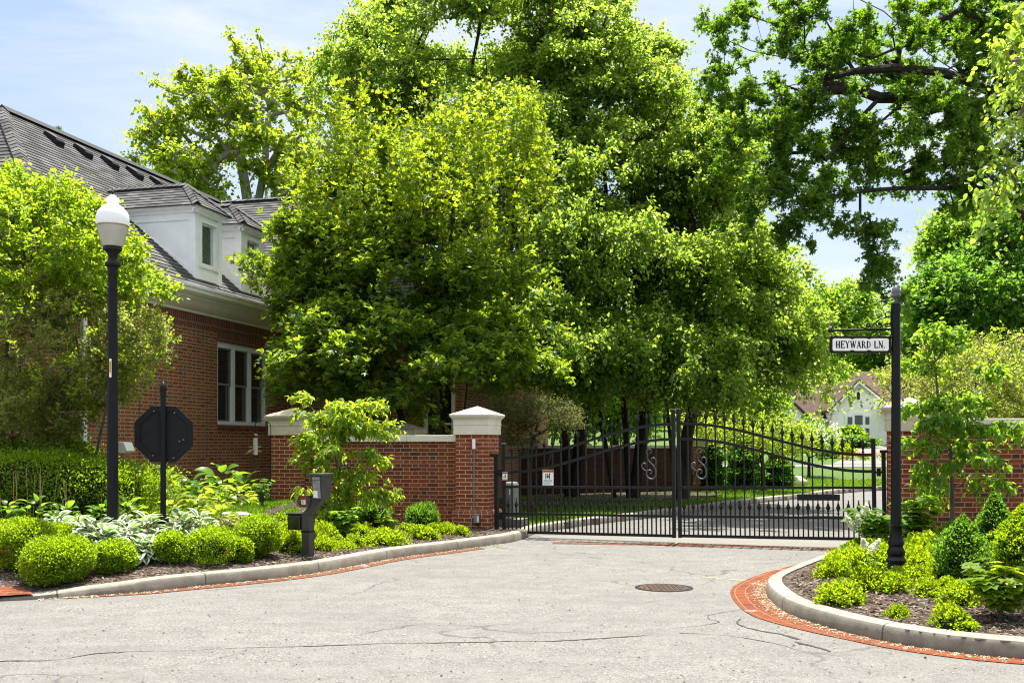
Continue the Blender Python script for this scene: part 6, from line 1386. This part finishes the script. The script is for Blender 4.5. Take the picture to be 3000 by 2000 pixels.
boxwood('round boxwood at the foot of the octagonal sign',503,11.65,112,96,64,n=5600)
boxwood('boxwood with browned base right of the sign foot',620,11.95,116,92,65,n=5600,brown=420)
boxwood('smallest boxwood with a large browned patch',708,12.15,90,86,66,n=4200,brown=420)
boxwood('tallest boxwood of the row, next to the keypad post',757,12.55,138,118,67,n=7000,brown=60)
boxwood('golden boxwood at the left edge behind the others',20,11.75,200,98,68,n=8000,mat='spirea')
boxwood('wide golden boxwood beside the left end of the white edged hostas',145,11.95,200,86,69,n=8000,mat='spirea')
def cone_box(label,px,Y,w,h,seed,mat='boxdark',n=7000,pw=1.3):
    x,z=place(px,Y,gr_); rr=w/3000*Y/2; H=h/3000*Y; r=np.random.default_rng(seed); root=thing('boxwood_shrub',label,'shrub',(x,Y,z-.02),group='loose boxwoods in the right bed')
    nc=int(n/26); zc=r.uniform(.03,.97,nc)**1.1; ac=r.uniform(0,2*PI,nc); prof=lambda t:np.clip(np.sin(np.clip(t*1.02+.18,0,1.2)/1.2*PI)**.75*(1-t**3*.45),.02,1)
    j=r.integers(0,nc,n); zz_=np.clip(zc[j]+r.normal(size=n)*.035,0.0,1.02); aa=ac[j]+r.normal(size=n)*.16; q_=r.uniform(.68,1.05,n)*(1+.1*r.normal(size=nc)[j]); rad=rr*prof(zz_)*q_
    Pp=np.stack([np.cos(aa)*rad,np.sin(aa)*rad,zz_*H+.01],-1); A=np.stack([np.cos(aa)*.6,np.sin(aa)*.6,np.full(n,.7)],-1)+r.normal(size=(n,3))*.4; foliage('foliage',KITE,Pp,A,rdir(r,n)+np.array([0,0,.6]),.030*r.uniform(.6,1.3,n),M[mat],root)
    mb=MB(); t=np.linspace(0,.93,9); mb.lathe([(max(.01,rr*.72*float(prof(k))),k*H) for k in t],14); mb.build('shade_core',M['core_dark'],root,smooth=True); return root
cone_box('pointed dark boxwood right of the street name post base',2820,9.75,160,190,71)
cone_box('slender tall boxwood with a leading spire in the right bed',2915,10.7,112,215,72,n=7500)
cone_box('rounded boxwood cut by the right picture edge',2975,9.9,150,170,73,n=7000,mat='box')
cone_box('tall boxwood at the right edge against the brick wall',2995,11.4,120,150,74,mat='box')
cone_box('boxwood behind the thin trunk of the young maple',2783,12.2,120,95,75,mat='box',n=5500)
def yew(label,px,Y,w,h,seed):
    x,z=place(px,Y,gl_); rr=w/3000*Y/2; rz=h/3000*Y/2; return shrub('yew_shrub',label,'shrub',(x,Y,z-.02),(rr,rr,rz),3600,.055,M['boxdark'],M['core_dark'],NEEDLE,seed,'dark yews under the left wall',.12,up=.9,clump=.14)
yew('dark yew half hidden behind the dogwood foot',962,16.0,105,84,81); yew('dark yew against the middle of the left wall',1088,16.5,96,86,82); yew('dark round yew nearest the hinge pier',1238,16.7,92,76,83)
# golden spirea clumps: four shapes reused
def spirea_proto(seed):
    r=np.random.default_rng(seed); n=2600; root=thing('spirea_clump','','shrub',(0,0,0)); nc=70; d=rdir(r,nc); d[:,2]=np.abs(d[:,2]); j=r.integers(0,nc,n); q_=norm(d[j]+r.normal(size=(n,3))*.13); q_[:,2]=np.abs(q_[:,2]); k=r.normal(size=(5,3))*2.5; w=1+.16*np.sin(q_@k.T+seed).sum(1)/2
    Pp=q_*np.array([1,1,1.0])*(w*r.uniform(.70,1.05,n)*(1+.10*r.normal(size=nc)[j]))[:,None]; A=q_*.6+r.normal(size=(n,3))*.5+np.array([0,0,.6]); N=np.array([0,0,1])+r.normal(size=(n,3))*.6
    foliage('foliage',T_kite(.36,.1),Pp,A,N,.155*r.uniform(.6,1.25,n),M['spirea'],root); blob('shade_core',(.74,.74,.70),M['core_dark'],root,seed,3,.1); return root
SP=[spirea_proto(90+i) for i in range(4)]; used=[False]*4
def spirea(label,px,Y,w,h,zf,k):
    x,z=place(px,Y,zf); s=w/3000*Y/2*1.18; sz=h/3000*Y*1.22; v=k%4; rz=k*1.7
    if not used[v]: used[v]=True; o=SP[v]; o.location=(x,Y,z-.015); o.rotation_euler=(0,0,rz); o.scale=(s,s,sz); o['label']=label; o['group']='golden spirea clumps'
    else: dup(SP[v],(x,Y,z-.015),rz,(s,s,sz),label,'golden spirea clumps')
right=[(2480,11.3,100,50,'golden clump at the kerb side of the flowering hydrangea'),(2755,10.6,110,56,'golden clump between the street post and the pointed boxwood'),(2655,9.9,90,40,'golden clump hiding the street post foot'),(2439,10.7,84,46,'golden clump hugging the kerb end near the gate'),(2464,9.15,104,50,'golden clump alone on mulch left of the street post base'),(2497,12.0,100,46,'golden clump behind the flowering hydrangea stems'),(2546,9.65,96,56,'golden clump under the bare pink stems'),(2608,9.55,96,44,'low golden clump touching the street post base'),(2560,10.9,130,66,'broad golden clump left of the street post'),(2706,11.0,150,74,'broad golden clump right of the street post'),(2735,11.9,130,60,'golden clump below the right hydrangea leaves'),(2694,9.85,74,42,'small golden clump just right of the post base'),(2765,9.95,84,48,'golden clump at the foot of the pointed boxwood'),(2729,9.1,92,40,'golden clump in front of the post on open mulch'),(2772,9.4,64,32,'low golden tuft left of the pointed boxwood foot'),(2627,8.45,54,32,'smallest lone golden tuft in the middle of the mulch'),(2814,8.75,96,48,'golden clump left of the big leafed hydrangea'),(2800,7.95,112,52,'front golden clump nearest the right kerb'),(3000,8.8,70,52,'golden clump cut by the right edge'),(2650,11.6,110,56,'golden clump behind the street post'),(2690,10.4,110,56,'golden clump filling in behind the post base')]
left=[(852,13.15,86,46,'golden clump left of the keypad post foot'),(838,14.0,80,44,'golden clump behind the tallest boxwood'),(930,14.1,64,46,'golden clump right behind the keypad post'),(950,13.65,58,30,'low golden tuft at the keypad post foot'),(960,14.4,76,46,'golden clump between keypad post and big leafed hydrangea'),(1030,14.2,58,30,'golden tuft at the kerb below the dogwood'),(1062,14.9,72,40,'golden clump right of the big leafed hydrangea'),(1129,14.6,98,36,'wide low golden clump along the left kerb'),(1247,15.4,78,32,'bright flowering golden clump by the hinge pier'),(1187,16.0,64,28,'greener clump under the round yew'),(1276,16.3,46,24,'small clump between yew and hinge pier'),(1310,16.2,48,26,'small clump left of the conduit foot'),(1354,16.1,46,22,'last little clump at the hinge pier'),(832,15.0,70,36,'clump at the foot of the stained pier'),(812,14.3,60,34,'clump beside the pale flat stone'),(1010,13.95,50,18,'thin sprout on the mulch by the kerb')]
k=0
for px,Y,w,h,lab in right: spirea(lab,px,Y,w,h,gr_,k); k+=1
for px,Y,w,h,lab in left: spirea(lab,px,Y,w,h,gl_,k); k+=1
# hydrangeas: stems with big lobed leaves
def hydrangea(label,px,Y,w,h,n,seed,zf,mat='hydrangea',L=.11,flowers=(),stems=7):
    x,z=place(px,Y,zf); R_=w/3000*Y/2; H=h/3000*Y; r=np.random.default_rng(seed); root=thing('hydrangea',label,'shrub',(x,Y,z-.02),group='big leafed hydrangeas'); mb=MB(); Pp=[];A=[];N=[]
    for s in range(stems):
        a=2*PI*s/stems+r.uniform(-.4,.4); e=np.array([math.cos(a)*R_*r.uniform(.3,.75),math.sin(a)*R_*r.uniform(.3,.75),H*r.uniform(.7,.95)]); m=e*np.array([.35,.35,.55]); mb.tube([(0,0,0),tuple(m),tuple(e)],[.006,.005,.003],5); k=n//stems
        t=r.uniform(.2,1.02,k)**.8; c=(1-t[:,None])**2*0+2*t[:,None]*(1-t[:,None])*m+t[:,None]**2*e; d=np.stack([np.cos(f:=r.uniform(0,2*PI,k)),np.sin(f),r.uniform(-.1,.4,k)],-1); Pp.append(c+d*L*.35); A.append(d+np.array([0,0,-.25])); N.append(np.array([0,0,1])+d*.35+r.normal(size=(k,3))*.25)
    foliage('foliage',LOB5,np.concatenate(Pp),np.concatenate(A),np.concatenate(N),L*r.uniform(.7,1.25,n//stems*stems),M[mat],root); mb.build('stems',M['bark_grey'],root)
    for fx_,fy_,fl,tilt in flowers:
        c=np.array(P(fx_,fy_,Y-.1))-np.array([x,Y,z-.02]); m=170; t=r.uniform(0,1,m); ax=np.array([tilt,-.1,.9]); q_=rdir(r,m)*(fl*.33*(1-t*.8))[:,None]; o=foliage('flower_head',T_kite(.45,.15),c+ax*fl*t[:,None]+q_,rdir(r,m),rdir(r,m)+np.array([0,0,.6]),np.full(m,.026),M['petal'],root)
    return root
hydrangea('large leafed hydrangea in front at the right edge of the mulch',2930,8.15,190,185,170,101,gr_,mat='hydrangea_lime',L=.125,stems=10)
hydrangea('hydrangea with white flower cones left of the street name post',2560,11.5,170,190,190,102,gr_,L=.125,flowers=((2540,1512,.14,-.1),(2500,1545,.13,-.55),(2516,1530,.09,-.2)),stems=9)
hydrangea('leafy hydrangea behind and right of the street name post',2690,12.0,180,200,190,103,gr_,L=.13,stems=9)
hydrangea('weak hydrangea with bare pink stems and a nodding white flower',2548,10.0,70,100,22,104,gr_,L=.07,flowers=((2552,1612,.11,.7),(2535,1600,.08,-.3)),stems=5)
hydrangea('big leafed hydrangea at the foot of the dogwood',1008,14.7,100,105,100,105,gl_,L=.11,stems=8)
hydrangea('bright small hydrangea between the two dark yews',1135,15.8,76,66,70,106,gl_,L=.09,stems=7,mat='sapling')
hydrangea('upright leafy perennial beside the stained pier',768,16.2,92,96,110,107,gl_,L=.06,stems=9)
hydrangea('bright low perennial behind the octagonal sign post',500,15.0,60,90,80,108,gl_,L=.05,stems=7,mat='hosta_lime')
# hostas
def T_hosta(w=.33):
    rows=[(0,.0),(.12,.55),(.3,.95),(.5,1),(.7,.82),(.87,.45),(1,.02)]; v=[];uv=[]
    for x,k in rows:
        z=.16*math.sin(x*2.2)-.22*x*x
        for s in (-1,-.5,0,.5,1): v.append((x*.96,s*k*w,z+(.08*abs(s)*k if abs(s)<1 else .06*k))); uv.append((s,x))
    f=[]
    for i in range(len(rows)-1):
        for j in range(4):
            a=i*5+j; f+=[(a,a+1,a+6),(a,a+6,a+5)]
    return np.array(v),np.array(f),np.array(uv)
HOST=T_hosta(.30); HOSTN=T_hosta(.22)
def hosta(label,px,Y,R_,H,n,L,seed,mat,zf=gl_,tm=None,group=None,stalks=0,squash=1.0):
    x,z=place(px,Y,zf); r=np.random.default_rng(seed); root=thing('hosta',label,'hosta',(x,Y,z-.02),group=group); t=np.sqrt((np.arange(n)+.5)/n); a=np.arange(n)*2.39996+r.uniform(0,.5,n); rad=R_*t*r.uniform(.75,1.05,n)
    hh=H*(1-.75*t**1.6)*r.uniform(.8,1.1,n); d=np.stack([np.cos(a),np.sin(a),np.zeros(n)],-1); Pp=d*(rad*.62)[:,None]+np.array([0,0,1])*hh[:,None]; A=d+np.stack([0*t,0*t,.75-1.15*t],-1)+r.normal(size=(n,3))*.18; N=np.array([0,0,1])-d*.15+r.normal(size=(n,3))*.25
    foliage('leaves',tm or HOST,Pp,A,N,L*r.uniform(.7,1.15,n),M[mat],root)
    if stalks:
        mb=MB()
        for k in range(stalks):
            a=r.uniform(0,2*PI); q0=np.array([math.cos(a),math.sin(a)])*R_*.5*r.uniform(.2,1); q1=q0*1.35+r.normal(size=2)*.05; h1=H*r.uniform(1.3,2.3); mb.tube([(q0[0],q0[1],H*.3),(q1[0],q1[1],h1)],[.0035,.002],4)
        mb.build('dry_stalks',M['straw'],root)
    return root
gV='white edged hostas round the lamp post'
for i,(px,Y,n,lab) in enumerate([(165,12.35,34,'white edged hosta at the far left of its drift'),(225,12.2,36,'white edged hosta left of the lamp post'),(285,12.0,40,'white edged hosta in front of the lamp post'),(345,12.4,36,'white edged hosta just right of the lamp post'),(300,11.75,40,'white edged hosta between lamp post and small boxwood'),(372,11.95,44,'large white edged hosta midway between lamp post and sign'),(432,12.4,40,'white edged hosta left of the sign post'),(405,11.6,44,'white edged hosta spilling towards the kerb'),(440,11.75,34,'lowest white edged hosta beside the sign foot boxwood'),(530,12.7,34,'white edged hosta right of the sign post'),(582,12.85,30,'last white edged hosta behind the browned boxwood'),(250,11.9,34,'white edged hosta behind the small boxwood')]):
    hosta(lab,px,Y,.36 if i<9 or i==11 else .26,.33 if i not in(7,8) else .24,int(n*1.4),.18,110+i,'hosta_var',tm=HOST,group=gV)
gG='plain green hostas in the left bed'
for i,(px,Y,R_,H,n,L,mat,st,lab) in enumerate([(20,13.0,.40,.36,46,.17,'hosta',7,'green hosta with dry stalks at the left edge'),(105,13.1,.42,.38,50,.17,'hosta',8,'green hosta with the most dry stalks below the yew hedge'),(190,13.2,.36,.30,40,.16,'hosta',6,'green hosta left of the lamp post'),(300,13.3,.34,.34,40,.16,'hosta',3,'green hosta immediately behind the lamp post'),(375,13.5,.36,.36,44,.16,'hosta',4,'green hosta between lamp post and octagonal sign'),(510,13.7,.36,.36,48,.17,'hosta_lime',4,'lime hosta right of the octagonal sign'),(575,13.9,.38,.38,52,.17,'hosta_lime',2,'tall lime hosta behind the last white edged one'),(640,13.7,.38,.32,50,.17,'hosta_lime',1,'lime hosta next to the tallest boxwood')]): hosta(lab,px,Y,R_,H,n,L,130+i,mat,group=gG,stalks=st)
gB='large hostas at the foot of the house wall'
for i,(px,Y,R_,H,n,L,mat,lab) in enumerate([(492,17.4,.55,.62,34,.36,'hosta','broad leafed hosta right behind the octagonal sign'),(556,17.2,.60,.50,34,.36,'hosta','broad leafed hosta drooping right of the sign'),(655,17.9,.60,.62,36,.36,'hosta','tallest broad leafed hosta under the house window'),(715,18.3,.55,.48,34,.34,'hosta','broad leafed hosta beside the stained pier')]): hosta(lab,px,Y,R_,H,n,L,150+i,mat,group=gB)
for i,(px,Y,lab) in enumerate([(590,16.9,'narrow leafed pale hosta at the lawn edge'),(640,16.8,'pale hosta in the middle of the lawn edge'),(700,17.1,'pale hosta with yellowing leaves near the bird feeder')]): hosta(lab,px,Y,.42,.34,44,.21,160+i,'hosta_lime',tm=HOSTN,group='pale hostas at the lawn edge')
fs=P(690,1525,14.8); st=thing('flat_stone','pale flat stone lying in the left bed','stone',(fs.x,14.8,gl_(fs.x,14.8))); blob('stone',(.20,.13,.05),M['stone_light'],st,3,3,.15,(0,0,.03))
# a brick ramp at the far left kerb
rp=MB(); pts=[G(-120,1770,.05),G(0,1744,.055),G(100,1738,.06),G(60,1716,.09),G(-160,1722,.09)]; rp.poly([(p.x,p.y,p.z) for p in pts]); tag(rp.build('brick_ramp',M['paver']),kind='structure')
